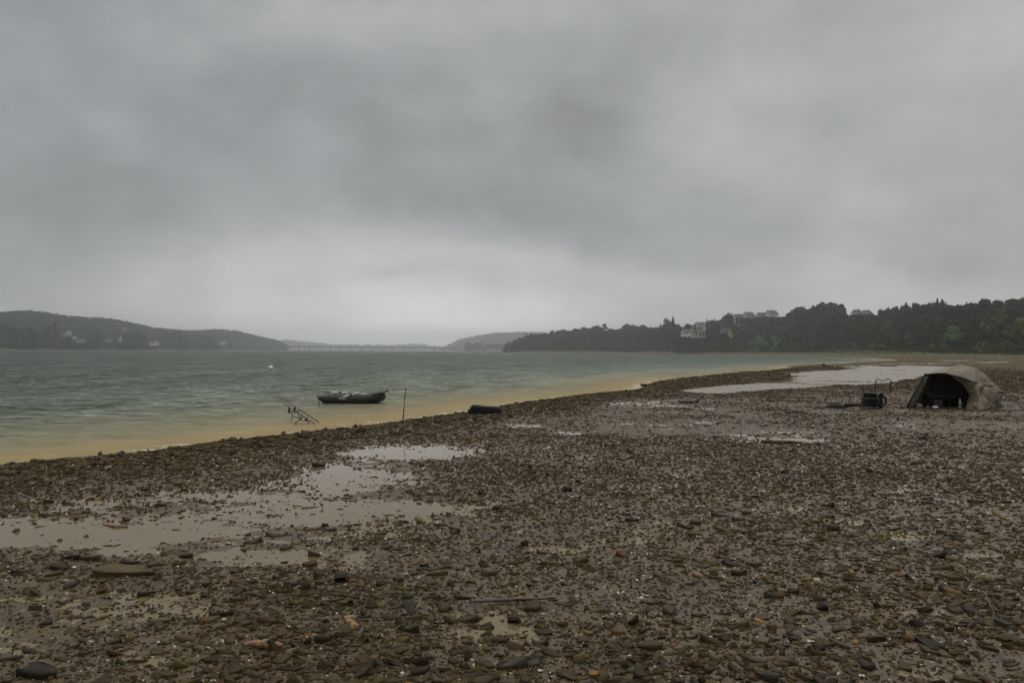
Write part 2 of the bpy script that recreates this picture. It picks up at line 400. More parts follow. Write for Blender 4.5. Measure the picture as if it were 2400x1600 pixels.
# ---------------------------------------------------------------- ground
def ground_material():
    m = bpy.data.materials.new('wet_ground'); m.use_nodes = True; t = NT(m.node_tree); p = t.n['Principled BSDF']
    g = t.n.new('ShaderNodeNewGeometry'); pos = g.outputs['Position']
    veg = t.attr('veg').outputs['Fac']; wet = t.attr('wet').outputs['Fac']; s = t.attr('shore').outputs['Fac']
    big = t.noise(pos, 0.45, 5.0, 0.6); fine = t.noise(pos, 14.0, 6.0, 0.65)
    mud = t.mix(big, (0.084, 0.058, 0.026), (0.128, 0.090, 0.044))
    mud = t.mix(t.math('MULTIPLY', fine, 0.75), mud, (0.036, 0.027, 0.018))
    vo = t.n.new('ShaderNodeTexVoronoi'); vo.inputs['Scale'].default_value = 26.0; t.link(t.mapping(pos, (1, 1, 1.0)), vo.inputs['Vector'])
    vo2 = t.n.new('ShaderNodeTexVoronoi'); vo2.inputs['Scale'].default_value = 9.0; t.link(pos, vo2.inputs['Vector'])
    sc = t.n.new('ShaderNodeSeparateColor'); t.link(vo.outputs['Color'], sc.inputs[0])
    chip = t.ramp(sc.outputs[0], [(0.0, (0.030, 0.022, 0.012)), (0.35, (0.052, 0.038, 0.018)), (0.62, (0.085, 0.058, 0.025)), (0.85, (0.070, 0.052, 0.028)), (0.975, (0.15, 0.105, 0.05)), (0.99, (0.5, 0.46, 0.38))], 'CONSTANT')
    gravel = t.math('GREATER_THAN', t.noise(pos, 2.3, 4.0, 0.6), 0.50)
    fac = t.math('MULTIPLY', gravel, t.math('SUBTRACT', 1.0, wet), clamp=True)
    c = t.mix(fac, mud, chip)
    # far flats: silt, gravel and first green
    sy = t.n.new('ShaderNodeSeparateXYZ'); t.link(pos, sy.inputs[0])
    far = t.math('MULTIPLY', t.math('SUBTRACT', sy.outputs[1], 35.0), 0.02, clamp=True)
    fn = t.noise(t.mapping(pos, (0.05, 0.30, 0.3)), 1.0, 8.0, 0.68)
    flats = t.ramp(fn, [(0.30, (0.062, 0.050, 0.036)), (0.44, (0.115, 0.092, 0.068)), (0.52, (0.075, 0.070, 0.040)), (0.60, (0.120, 0.096, 0.070)), (0.72, (0.18, 0.145, 0.11))])
    c = t.mix(t.math('MULTIPLY', far, 0.85), c, flats)
    gn = t.noise(t.mapping(pos, (0.02, 0.08, 0.1)), 1.0, 5.0, 0.6)
    grass = t.ramp(gn, [(0.35, (0.052, 0.056, 0.022)), (0.5, (0.052, 0.080, 0.018)), (0.65, (0.080, 0.105, 0.030))])
    c = t.mix(veg, c, grass)
    c = t.mix(t.attr('wood').outputs['Fac'], c, (0.020, 0.026, 0.015))
    t.link(c, p.inputs['Base Color'])
    ro = t.math('ADD', 0.32, t.math('MULTIPLY', fine, 0.3)); ro = t.math('ADD', ro, t.math('MULTIPLY', far, 0.5), clamp=True)
    t.link(ro, p.inputs['Roughness'])
    t.link(t.math('MULTIPLY', t.math('SUBTRACT', 0.24, t.math('MULTIPLY', veg, 0.2)), t.math('SUBTRACT', 1.0, t.math('MULTIPLY', t.math('MULTIPLY', t.math('SUBTRACT', sy.outputs[1], 8.0), 0.03, clamp=True), 0.97))), p.inputs['Specular IOR Level'])
    h = t.math('ADD', t.math('MULTIPLY', t.math('SUBTRACT', 1.0, vo.outputs['Distance']), 0.5), t.math('MULTIPLY', fine, 0.8))
    h = t.math('ADD', h, t.math('MULTIPLY', t.math('SUBTRACT', 1.0, vo2.outputs['Distance']), 0.6))
    t.link(t.bump(h, 0.9, 0.02), p.inputs['Normal'])
    return m
gx, gy, gq, gnr, gnc = polar(2.3, 60, 6150, 0.0065, 0.022, 760, R_(40))
gz, gs, gsl, gveg = land(gx, gy); gpb = puddle_bias(gx, gy)
grel = relief(gx, gy, gs, gsl, gpb)
gz2 = gz + np.where(gs > 0, grel, 0)
gpx = 1200 + FPX * gx / np.maximum(gy, 1.0)
wood = ((gpx > 1185) & (gy > I(gpx, RW['px'], RW['d0']) - 3)) | ((gpx < 674) & (gy > I(gpx, LH['px'], LH['d0']) + 25)) | (gy > 4290)
wood = (wood & (gy > 100)).astype(float)
ground = quads('ground', np.stack([gx, gy, gz2], 1), gq, ground_material(), {'veg': gveg, 'wet': sstep(0.012, -0.004, grel), 'shore': gs, 'wood': wood})
tag(ground, kind='structure')

# puddles: a film of muddy water lying in the hollows
def puddle_material():
    m = bpy.data.materials.new('muddy_puddle'); m.use_nodes = True; t = NT(m.node_tree); p = t.n['Principled BSDF']
    g = t.n.new('ShaderNodeNewGeometry'); pos = g.outputs['Position']
    n = t.noise(t.mapping(pos, (0.5, 1.6, 1)), 1.3, 4.0, 0.55, 0.6)
    c = t.mix(n, (0.112, 0.079, 0.034), (0.165, 0.122, 0.058))
    sy = t.n.new('ShaderNodeSeparateXYZ'); t.link(pos, sy.inputs[0])
    lg = t.math('MULTIPLY', t.math('SUBTRACT', sy.outputs[1], 34.0), 0.05, clamp=True)       # pale muddy lagoon, with silvery sky sheen put into its colour
    c = t.mix(lg, c, t.mix(t.noise(t.mapping(pos, (0.12, 0.7, 1)), 1.0, 5.0, 0.6), (0.12, 0.102, 0.078), (0.26, 0.228, 0.182)))
    t.link(c, p.inputs['Base Color']); t.link(t.math('ADD', 0.10, t.math('MULTIPLY', lg, 0.32)), p.inputs['Roughness']); p.inputs['IOR'].default_value = 1.33
    r = t.noise(t.mapping(pos, (1, 1, 1)), 22.0, 3.0, 0.6); r2 = t.noise(t.mapping(pos, (1, 2.2, 1)), 5.0, 2.0, 0.5)
    t.link(t.bump(t.math('ADD', t.math('MULTIPLY', r, 0.35), r2), 0.10, 0.012), p.inputs['Normal'])
    return m
px_, py_, pq_, _, _ = polar(2.3, 60, 700, 0.012, 0.03, 420, R_(40), back=False)
pz, ps, psl, _v = land(px_, py_)
prel = relief(px_, py_, ps, psl, puddle_bias(px_, py_))
keepv = (prel < 0.02 * np.where(py_ > 60, 4, 1)) & (ps > 0.4) & (_v < .05) & (py_ < 330)
keep = keepv[pq_].any(1) & (ps[pq_] > 0.2).all(1)
pq_ = pq_[keep]; used = np.unique(pq_); remap = np.zeros(len(px_), int); remap[used] = np.arange(len(used))
puddles = quads('puddle_water', np.stack([px_, py_, pz], 1)[used], remap[pq_], puddle_material(), {})
tag(puddles, kind='structure')

# ---------------------------------------------------------------- lake
def water_material():
    m = bpy.data.materials.new('lake_water'); m.use_nodes = True; t = NT(m.node_tree); p = t.n['Principled BSDF']
    g = t.n.new('ShaderNodeNewGeometry'); pos = g.outputs['Position']
    s = t.attr('shore').outputs['Fac']                       # metres from the beach
    wv = t.noise(t.mapping(pos, (0.13, 0.80, 1), (0, 0, R_(-14))), 1.0, 5.0, 0.6, 0.5)
    n2 = t.noise(t.mapping(pos, (0.03, 0.12, 1)), 1.0, 4.0, 0.55, 0.3)
    sd_ = t.math('ADD', s, t.math('MULTIPLY', t.math('SUBTRACT', wv, 0.5), t.math('ADD', 3.6, t.math('MULTIPLY', s, 0.75))))
    k = t.math('DIVIDE', sd_, 30.0, clamp=True)
    c = t.ramp(k, [(0.0, (0.240, 0.195, 0.108)), (0.03, (0.262, 0.198, 0.086)), (0.06, (0.262, 0.202, 0.100)), (0.11, (0.205, 0.176, 0.100)), (0.20, (0.145, 0.138, 0.083)), (0.30, (0.090, 0.096, 0.062)), (0.5, (0.060, 0.073, 0.053)), (1.0, (0.038, 0.050, 0.040))])
    fr = t.noise(t.mapping(pos, (0.16, 0.05, 1), (0, 0, R_(4))), 1.0, 9.0, 0.68, 0.2)
    fr2 = t.noise(t.mapping(pos, (0.55, 1.9, 1), (0, 0, R_(6))), 1.0, 5.0, 0.62, 0.3)
    fr3 = t.noise(t.mapping(pos, (2.4, 6.5, 1), (0, 0, R_(-8))), 1.0, 3.0, 0.6, 0.3)
    dk = t.math('MAXIMUM', t.math('ADD', -1.95, t.math('ADD', t.math('MULTIPLY', fr, 1.2), t.math('ADD', t.math('MULTIPLY', fr2, 2.3), t.math('MULTIPLY', fr3, 2.3)))), 0.25); dk = t.math('ADD', t.math('MULTIPLY', dk, t.math('DIVIDE', s, 9.0, clamp=True)), t.math('SUBTRACT', 1.0, t.math('DIVIDE', s, 9.0, clamp=True)))
    vm_ = t.n.new('ShaderNodeVectorMath'); vm_.operation = 'SCALE'; t.link(c, vm_.inputs[0]); t.link(dk, vm_.inputs['Scale']); c = vm_.outputs[0]  # light and dark of the wave facets painted into the water colour
    
    # foam where small waves break
    fo = t.noise(t.mapping(pos, (0.9, 3.4, 1)), 1.6, 5.0, 0.6, 0.8)
    sy = t.n.new('ShaderNodeSeparateXYZ'); t.link(pos, sy.inputs[0])
    nearf = t.math('SUBTRACT', 1.0, t.math('DIVIDE', s, t.math('ADD', 0.8, t.math('MULTIPLY', t.math('MINIMUM', sy.outputs[1], 120.0), 0.028))), clamp=True)
    foam = t.math('MULTIPLY', t.math('GREATER_THAN', t.math('ADD', fo, t.math('MULTIPLY', nearf, 0.24)), 0.70), t.math('GREATER_THAN', nearf, 0.02))
    c = t.mix(t.math('MULTIPLY', foam, 0.75), c, (0.62, 0.58, 0.46))
    t.link(c, p.inputs['Base Color']); p.inputs['IOR'].default_value = 1.33
    ro = t.math('ADD', 0.12, t.math('MULTIPLY', foam, 0.5)); t.link(ro, p.inputs['Roughness'])
    a = t.noise(t.mapping(pos, (1.0, 2.2, 1), (0, 0, R_(8))), 1.7, 4.0, 0.62, 0.2)
    b = t.noise(t.mapping(pos, (1.0, 1.7, 1), (0, 0, R_(-12))), 6.5, 3.0, 0.6, 0.2)
    cc = t.noise(t.mapping(pos, (1.0, 2.2, 1), (0, 0, R_(5))), 0.45, 3.0, 0.6, 0.2)
    calm = t.math('DIVIDE', t.math('ADD', s, 0.8), 7.0, clamp=True)
    h = t.math('ADD', t.math('ADD', t.math('MULTIPLY', a, 0.9), t.math('MULTIPLY', b, 0.28)), t.math('MULTIPLY', cc, 1.6))
    h = t.math('MULTIPLY', h, t.math('ADD', 0.18, t.math('MULTIPLY', calm, 0.82)))
    nb = t.bump(h, 1.0, 0.11); t.link(nb, p.inputs['Normal']); p.inputs['Specular IOR Level'].default_value = 0.0
    gl = t.n.new('ShaderNodeBsdfGlossy'); gl.inputs['Roughness'].default_value = 0.16; gl.inputs['Color'].default_value = (0.95, 1.0, 0.93, 1); t.link(nb, gl.inputs['Normal'])
    mx = t.n.new('ShaderNodeMixShader'); t.link(t.math('MULTIPLY', t.math('POWER', t.math('MAXIMUM', dk, 0.0), 1.6), t.math('ADD', 0.07, t.math('MULTIPLY', t.math('DIVIDE', s, 9.0, clamp=True), 0.135)), clamp=True), mx.inputs[0]); t.link(p.outputs[0], mx.inputs[1]); t.link(gl.outputs[0], mx.inputs[2])
    t.link(mx.outputs[0], [q for q in t.n if q.type == 'OUTPUT_MATERIAL'][0].inputs['Surface'])
    return m
wx, wy, wq, wnr, wnc = polar(9.0, 130, 6150, 0.0048, 0.03, 720, R_(40), back=True)
ws = -sdf(wx, wy, LAKE)
def waves(x, y, s):
    z = 0
    amp = sstep(-0.5, 9, s)
    for (lam, a, ang, sd2) in ((3.4, .050, 8, 1), (1.8, .042, -6, 2), (1.0, .028, 16, 3), (0.6, .016, -14, 4)):
        kx = math.sin(R_(ang)); ky = math.cos(R_(ang))
        ph = (x * kx + y * ky) * 2 * math.pi / lam + fbm(x * 0.5 / lam, y * 0.25 / lam, 2, 50 + sd2) * 5.0
        gate = 0.35 + 0.65 * vnoise(x * 0.45 / lam, y * 0.45 / lam, 70 + sd2)
        z = z + a * gate * ((1 - np.abs(np.sin(ph / 2))) ** 1.4) * np.clip(lam * 22 / np.maximum(y, 1), 0, 1)
    return z * (0.15 + 0.85 * amp)
wz = np.where(wy > 0, waves(wx, wy, ws), 0) - 0.012
lake = quads('lake_water', np.stack([wx, wy, wz], 1), wq, water_material(), {'shore': ws})
tag(lake, kind='structure')

# ---------------------------------------------------------------- stones
def stone_batch(pos, size, thick, elong, yaw, tilt, tdir, colr, K=6, rs=rng, blocky=0.25, rings=None):
    N = len(size)
    k = np.arange(K)[None, :]
    ang = (k + rs.uniform(-.46, .46, (N, K))) / K * 2 * np.pi
    rad = 0.5 * rs.uniform(1 - blocky, 1 + blocky, (N, K))
    el = np.sqrt(elong)[:, None]
    X = rad * np.cos(ang) * el; Y = rad * np.sin(ang) / el
    h = thick[:, None]
    rings = rings or [(0.92, -0.8, .05), (1.0, 0.34, .04), (0.95, 0.47, .04)]
    V = []
    for (sc, z, j) in rings:
        q = sc * (1 + rs.uniform(-j, j, (N, K)))
        V.append(np.stack([X * q, Y * q, np.broadcast_to(h * z, (N, K)) + h * rs.uniform(-.10, .10, (N, K))], -1))
    # slanted top
    sl = rs.normal(0, .22, (N, 1)); V[-1][..., 2] += sl * V[-1][..., 0] * h * 2.0
    P = np.concatenate(V, 1) * size[:, None, None]
    # tilt about axis tdir, then yaw
    cyw, syw = np.cos(yaw)[:, None], np.sin(yaw)[:, None]
    x, y, z = P[..., 0], P[..., 1], P[..., 2]
    x, y = x * cyw - y * syw, x * syw + y * cyw
    ca, sa = np.cos(tdir)[:, None], np.sin(tdir)[:, None]
    a = x * ca + y * sa; b = -x * sa + y * ca
    ct, st = np.cos(tilt)[:, None], np.sin(tilt)[:, None]
    b, z = b * ct - z * st, b * st + z * ct
    x, y = a * ca - b * sa, a * sa + b * ca
    P = np.stack([x, y, z], -1) + pos[:, None, :]
    nr = len(rings); nv = nr * K
    F = []; tot = []
    for r in range(nr - 1):
        for i in range(K):
            F += [r * K + i, r * K + (i + 1) % K, (r + 1) * K + (i + 1) % K, (r + 1) * K + i]; tot.append(4)
    F += [(nr - 1) * K + i for i in range(K)]; tot.append(K)
    F = np.array(F); tot = np.array(tot)
    faces = (F[None, :] + (np.arange(N) * nv)[:, None]).ravel()
    tots = np.tile(tot, N); starts = np.concatenate([[0], np.cumsum(tots)[:-1]])
    C = np.repeat(colr, nv, 0)
    return P.reshape(-1, 3), faces, starts, tots, C
def stone_material(name, attr=True):
    m = bpy.data.materials.new(name); m.use_nodes = True; t = NT(m.node_tree); p = t.n['Principled BSDF']
    tcn = t.n.new('ShaderNodeTexCoord'); g = t.n.new('ShaderNodeNewGeometry'); pos = g.outputs['Position']
    c = t.attr('tone').outputs['Color']
    n = t.noise(pos, 22.0, 5.0, 0.65); n2 = t.noise(pos, 5.0, 3.0, 0.5)
    c = t.mix(t.math('MULTIPLY', n, 0.8), c, t.mix(1.0, c, (0.42, 0.42, 0.42), 'MULTIPLY'))
    c = t.mix(t.math('MULTIPLY', t.math('SUBTRACT', n2, 0.5), 1.6, clamp=True), c, (0.076, 0.054, 0.021))
    t.link(c, p.inputs['Base Color'])
    t.link(t.math('ADD', 0.34, t.math('MULTIPLY', n, 0.4)), p.inputs['Roughness']); p.inputs['Specular IOR Level'].default_value = 0.09
    t.link(t.bump(t.noise(pos, 60.0, 4.0, 0.6), 0.5, 0.006), p.inputs['Normal'])
    return m
M_STONE = stone_material('wet_stone')
TONES = np.array([(0.047, 0.034, 0.012), (0.066, 0.047, 0.016), (0.083, 0.052, 0.016), (0.023, 0.017, 0.009), (0.048, 0.038, 0.019), (0.108, 0.071, 0.023), (0.078, 0.042, 0.014), (0.25, 0.15, 0.05), (0.62, 0.56, 0.46)])
TW = np.array([.25, .23, .15, .13, .11, .07, 0.030, .010, .006]); TW = TW / TW.sum()  # palest tone: white chips, and wet glints put into the colour
NC = 340000
r = 3.0 * (1 + rng.random(NC) * 0) ; u = rng.random(NC)
# radius: number density falls with distance
e = 0.7; r = (3.1 ** e + u * (115 ** e - 3.1 ** e)) ** (1 / e)
th = rng.uniform(-R_(37), R_(37), NC); sx, sy = r * np.sin(th), r * np.cos(th)
sz, ss_, ssl, spb = ground_z(sx, sy)
rel = relief(sx, sy, ss_, ssl, spb)
dens = 0.20 + 0.62 * sstep(-0.002, 0.034, rel) - 0.15 * np.minimum(spb, 1.0)
dens *= 0.22 + 1.25 * sstep(.15, .85, vnoise(sx * 0.75, sy * 0.9, 99))
dens = dens * (0.55 + 0.9 * vnoise(ss_ * 0.6 + 0.4 * vnoise(sx * .4, sy * .4, 7), (sx + sy) * 0.10, 61))
dens = dens * (1 + 0.5 * sstep(1.0, 4.0, sx / np.maximum(sy, 1) * 8))
ridge = np.exp(-((ss_ - 1.7) / 1.9) ** 2)
dens = np.maximum(dens, 1.5 * ridge)
dens = np.maximum(dens, 0.12)
dens = np.where(ssl < -0.3, 0.05, dens)
dens = np.where(ss_ < -0.05, dens * np.exp(ss_ * 5) * 0.8, dens)
spx, spy = pix(sx, sy, sz)
dens = np.where(sy > 70, dens * 0.6, dens)
dens = np.where((spx > 1975) & (spy < 868) & (sy > 40), dens * 0.12, dens)
ok = (rng.random(NC) < dens) & (ss_ > -0.7)
sx, sy, sz, r, rel, ridge, ss_ = sx[ok], sy[ok], sz[ok], r[ok], rel[ok], ridge[ok], ss_[ok]
N = len(sx)
size = np.exp(rng.normal(math.log(0.032), 0.56, N)) * (1 + 0.40 * ridge)
size = np.clip(np.maximum(size, 0.0022 * r * rng.uniform(0.6, 1.6, N)), 0.018, 0.34)
size = np.minimum(size, np.where(r < 12, 0.11, 0.20))
thick = rng.uniform(0.12, 0.42, N) + (rng.random(N) < .15) * .25; elong = rng.uniform(1.0, 2.4, N)
tone = TONES[rng.choice(len(TONES), N, p=TW)] * rng.uniform(0.7, 1.3, (N, 1))
patch = vnoise(sx * 0.5 + 3, sy * 0.5, 123)[:, None]
tone = tone * (0.8 + 0.4 * patch)
light = tone.mean(1) > 0.3; size = np.where(light, np.minimum(size, 0.0024 * r + 0.014), size)
tilt = np.abs(rng.normal(0, 0.20, N)) + (rng.random(N) < 0.10) * rng.uniform(0.3, 1.0, N)
pos = np.stack([sx, sy, sz + size * thick * -0.10 + 0.10 * size * ridge], 1)
yaw_, td_ = rng.uniform(0, 6.3, N), rng.uniform(0, 6.3, N); parts = []; off = 0; loops = 0
for K_, lo, hi in ((4, 0.0, .38), (5, .38, .80), (6, .80, 1.01)):
    q_ = rng.random(N) if K_ == 4 else q_
    mk = (q_ >= lo) & (q_ < hi)
    P, Fa, St, To, C = stone_batch(pos[mk], size[mk], thick[mk], elong[mk], yaw_[mk], tilt[mk], td_[mk], tone[mk], K=K_, blocky=.33)
    parts.append((P, Fa + off, St + loops, To, C)); off += len(P); loops += len(Fa)
P, Fa, St, To, C = [np.concatenate([p_[i] for p_ in parts]) for i in range(5)]
gravel = np_mesh('gravel', P, Fa, St, To, M_STONE, {'tone': C})
tag(gravel, 'thousands of small wet slate chips and pebbles covering the beach', 'gravel', kind='stuff')
# fine chips close to the camera
NF = 60000
u = rng.random(NF); e = 0.3; r = (3.0 ** e + u * (17 ** e - 3.0 ** e)) ** (1 / e); th = rng.uniform(-R_(38), R_(38), NF)
fx, fy = r * np.sin(th), r * np.cos(th); fz, fs, fsl, fpb = ground_z(fx, fy)
ok = (rng.random(NF) < np.where(fpb > 0.5, 0.25, 1.0) * (0.45 + 0.9 * vnoise(fx * 1.6, fy * 1.6, 41))) & (fs > -0.2)
fx, fy, fz, r = fx[ok], fy[ok], fz[ok], r[ok]; N = len(fx)
size = rng.uniform(0.012, 0.030, N) * np.clip(r / 6, 0.8, 2)
TW2 = TW.copy(); TW2[7] = .04; TW2[8] = .06; TW2 /= TW2.sum()  # more pale tones here: small white glints painted as chips
tone = TONES[rng.choice(len(TONES), N, p=TW2)] * rng.uniform(0.7, 1.35, (N, 1))
size = np.where(tone.mean(1) > 0.3, size * 0.75, size)
pos = np.stack([fx, fy, fz + size * 0.1], 1)
P, Fa, St, To, C = stone_batch(pos, size, rng.uniform(.25, .6, N), rng.uniform(1, 2, N), rng.uniform(0, 6.3, N), np.abs(rng.normal(0, .3, N)), rng.uniform(0, 6.3, N), tone, K=5,
                               rings=[(0.9, -0.6, .05), (0.85, 0.4, .1)])
chips = np_mesh('grit_and_glints', P, Fa, St, To, M_STONE, {'tone': C})
tag(chips, 'fine grit and pale chips painted as glints strewn in the near mud', 'grit', kind='stuff')

# ---------------------------------------------------------------- materials for things
M_RUB = mat('dark_rubber_fabric', (0.016, 0.018, 0.014), 0.5, 0.3, var=.2, bump=.15)
M_RUBD = mat('black_rubber_fabric', (0.006, 0.007, 0.006), 0.5, 0.4, bump=.15)
M_BLK = mat('black_plastic', (0.009, 0.009, 0.010), 0.4, 0.5)
M_BLKCLOTH = mat('black_nylon', (0.008, 0.008, 0.009), 0.75, 0.25, bump=.3, bscale=18)
M_ALU = mat('white_aluminium', (0.78, 0.78, 0.77), 0.35, 0.5, metal=0, var=.06)
M_GREYB = mat('blue_grey_board', (0.16, 0.19, 0.23), 0.5)
M_PLATE = mat('pale_plate', (0.34, 0.32, 0.30), 0.5)
M_WHITE = mat('white_plastic', (0.75, 0.75, 0.74), 0.4, var=.05)
M_CARBON = mat('dark_rod_blank', (0.016, 0.014, 0.013), 0.3)
M_STEEL = mat('dark_green_steel', (0.020, 0.022, 0.018), 0.35, 0.5, metal=.2)
M_RED = mat('dark_red_plastic', (0.09, 0.012, 0.010), 0.4)
M_TENT = mat('olive_brown_canvas', (0.150, 0.124, 0.086), 0.62, 0.3, var=.14, scale=2.5, bump=.12, bscale=60)
M_TENTIN = mat('dark_tent_trim', (0.014, 0.014, 0.012), 0.8, 0.2)
M_WOOD = mat('wet_driftwood', (0.050, 0.038, 0.026), 0.5, 0.5, var=.5, scale=14, bump=.6, bscale=50)
M_WOODO = mat('stripped_orange_wood', (0.20, 0.105, 0.045), 0.5, 0.5, var=.45, scale=20, bump=.6, bscale=50)
M_OLIVE = mat('yellow_olive_cloth', (0.17, 0.145, 0.075), 0.7)
M_ROPE = mat('grey_rope', (0.10, 0.09, 0.07), 0.8)
M_BUOYW = mat('pale_buoy_skin', (0.70, 0.66, 0.60), 0.35, var=.06)
M_BUOYO = mat('orange_buoy_skin', (0.65, 0.14, 0.04), 0.4, var=.1)
M_SHOT = mat('dull_concrete', (0.20, 0.20, 0.19), 0.8)

def gz_at(x, y):
    return float(ground_z(np.array([float(x)]), np.array([float(y)]))[0][0])
def drop(px, py):
    """where the ray of a pixel meets the beach"""
    z = 0.25
    for _ in range(6):
        p = onz(px, py, z); z = gz_at(p.x, p.y)
    return Vector((p.x, p.y, z))

# ---------------------------------------------------------------- inflatable boat
bo = onz(745, 944, 0.0); BD = bo.y + 0.1
def bpt(px, py, dep=0.0): return at(px, py, BD + dep)
root = empty('inflatable_boat', onz(820, 946, 0.0), 'dark green inflatable dinghy floating low beside the shore, oars laid across it', 'boat')
bx, by = root.location.x, root.location.y
L0, L1 = onz(743, 946, 0).x, onz(901, 946, 0).x            # stern cone tip to bow
BL = L1 - L0; RT_ = 0.185; BW = 0.52
path = []; rads = []
def bz(t): return 0.14 + 0.015 * t + 0.10 * max(0, (t - .62) / .38) ** 1.8
Nn = 44
for side, rng_ in ((-1, range(0, 15)),):
    pass
pts = []
for i in range(16):
    t = i / 15 * 0.70; pts.append((L0 + BL * t, -BW, t))
for i in range(1, 16):
    a = -math.pi / 2 + math.pi * i / 16; cx = L0 + BL * 0.70
    pts.append((cx + (BL * 0.30 - RT_) * math.cos(a), BW * math.sin(a), 0.70 + 0.30 * math.cos(a)))
for i in range(16):
    t = 0.70 * (1 - i / 15); pts.append((L0 + BL * t, BW, t))
for (x, y, t) in pts:
    rr = RT_ * min(1.0, 0.14 + 0.92 * (max(t, 0) / 0.17) ** .72) if t < 0.17 else RT_
    zz = bz(t) + (0.10 * (1 - min(t / 0.17, 1)) ** 1.2)
    path.append((x, by + 0.45 + y, zz)); rads.append(max(rr, .03))
MB().tube(path, rads, 18).build('buoyancy_tube', M_RUB, root, True)
f = MB(); f.rbox((L0 + BL * 0.52, by + .45, .06), (BL * .62, 2 * BW - .1, .05), .02); f.build('floor', M_RUBD, root)
f = MB(); f.rbox((L0 + BL * 0.20, by + .45, .22), (.03, 2 * BW - .12, .30), .01); f.build('transom', M_GREYB, root)
for k, xx in enumerate((.46, .66)):
    f = MB(); f.rbox((L0 + BL * xx, by + .45, .315 + .03 * k), (.22, 2 * BW - .18, .025), .01); f.build('bench_seat', M_GREYB, root)
# bow dodger of dark cloth with its pointed lip
f = MB(); vs = []; n1_, n2_ = 12, 11
for i in range(n1_):
    t = i / (n1_ - 1); x = L0 + BL * (0.63 + 0.40 * t)
    hw = (BW + .05) * math.sqrt(max(0.02, 1 - max(0, (t - .25) / .78) ** 2.2)) + .02
    for j in range(n2_):
        a = -1 + 2 * j / (n2_ - 1)
        crown = 0.10 * (1 - a * a) * math.sin(min(1, t * 1.6) * math.pi / 2)
        zz = bz(min(1, .63 + .37 * t)) + RT_ * (0.90 + 0.16 * t) + crown * 0.75 - 0.03 * abs(a) * (1 - t) - (0.10 * max(0, .35 - t))
        vs.append((x, by + .45 + a * hw, zz))
fs = [(i * n2_ + j, (i + 1) * n2_ + j, (i + 1) * n2_ + j + 1, i * n2_ + j + 1) for i in range(n1_ - 1) for j in range(n2_ - 1)]
o = f.add(vs, fs).build('bow_cover', M_RUBD, root, True); sm = o.modifiers.new('s', 'SOLIDIFY'); sm.thickness = .02
# rubbing strake, grab line
st_ = MB(); st_.tube([(x, y + (-.9 if True else 0) * RT_ * (1 if i < 20 else 0), z + .05) for i, (x, y, z) in enumerate(path[4:19])], .012, 6)
st_.build('rubbing_strake', M_RUBD, root, True)
ny = by + .45 - BW - RT_
pl = MB(); pc = (bpt(812, 932).x, ny - .004, bpt(812, 932).z + .02)
pl.rbox((pc[0], pc[1], pc[2]), (.29, .016, .088), .04); plate = pl.build('oarlock_plate', M_PLATE, root)
for dxx in (-.105, .105): MB().ball((pc[0] + dxx, pc[1] - .008, pc[2]), .022, .012, .022, 10, 6).build('stud', M_BLK, plate, True)
lg = MB()
for k in range(6): lg.box((pc[0] - .05 + .02 * k, pc[1] - .0095, pc[2]), (.012, .003, .022))
lg.build('lettering', mat('faded_red_print', (.22, .13, .12), .6), plate)
for xx, yy in ((.88, -1), (.28, -1)):
    MB().tube([(L0 + BL * xx - .05, by + .45 + yy * (BW * .86 + RT_ * .8), bz(xx) + .12), (L0 + BL * xx, by + .45 + yy * (BW * .9 + RT_), bz(xx) + .14), (L0 + BL * xx + .05, by + .45 + yy * (BW * .86 + RT_ * .8), bz(xx) + .12)], .012, 6).build('grab_handle', M_RUBD, root, True)
tube_pts = path
def oar(label, p_grip, p_joint, p_end, blade_dir, blade_len):
    g, e = Vector(p_grip), Vector(p_end)
    r = empty('oar', g, label, 'oar', 'oars of the inflatable boat')
    d = (e - g).normalized(); Lt = (e - g).length
    j = g + d * Lt * .47
    MB().tube([g + d * .0, j - d * .03], .020, 8).build('shaft', M_ALU, r, True)
    MB().tube([j + d * .03, e], .020, 8).build('shaft', M_ALU, r, True)
    MB().tube([j - d * .05, j + d * .05], .030, 8).build('collar', M_BLK, r, True)
    b0 = e if blade_dir > 0 else g; dd = d * blade_dir
    b = MB(); w_ = [0.02, .055, .085, .09, .07, .03]; sidev = dd.cross(Vector((0, 0, 1))).normalized(); up = sidev.cross(dd).normalized(); vs = []
    for i, q in enumerate(w_):
        c = b0 + dd * blade_len * i / 5
        for (a, h) in ((-1, 0), (0, .018), (1, 0), (0, -.018)): vs.append(c + sidev * q * a + up * h)
    fs = []
    for i in range(5):
        for k in range(4): fs.append((i * 4 + k, i * 4 + (k + 1) % 4, i * 4 + 4 + (k + 1) % 4, i * 4 + 4 + k))
    fs += [(3, 2, 1, 0), (20, 21, 22, 23)]
    b.add(vs, fs).build('blade', M_BLK, r, True)
    return r
dn = ny + .12 - BD + 0.0
oar('near oar with white shaft slanting up across the dinghy side', at(803, 930, ny - .03), None, at(842, 918.8, ny + .16), 1, .02)
p0 = at(804, 929.5, ny + .02)
MB().add([at(804, 930, ny + .0) + Vector((0, -.01, 0)), at(795, 931, ny - .0), at(784, 934.5, ny - .02), at(790, 935.5, ny - .02), at(803, 933, ny - .0)], [(0, 1, 2, 3, 4), (4, 3, 2, 1, 0)])
oar('far oar with black blade pointing to the dinghy stern', at(815, 919.6, ny + .95), None, at(776, 919.2, ny + .95), 1, .30)
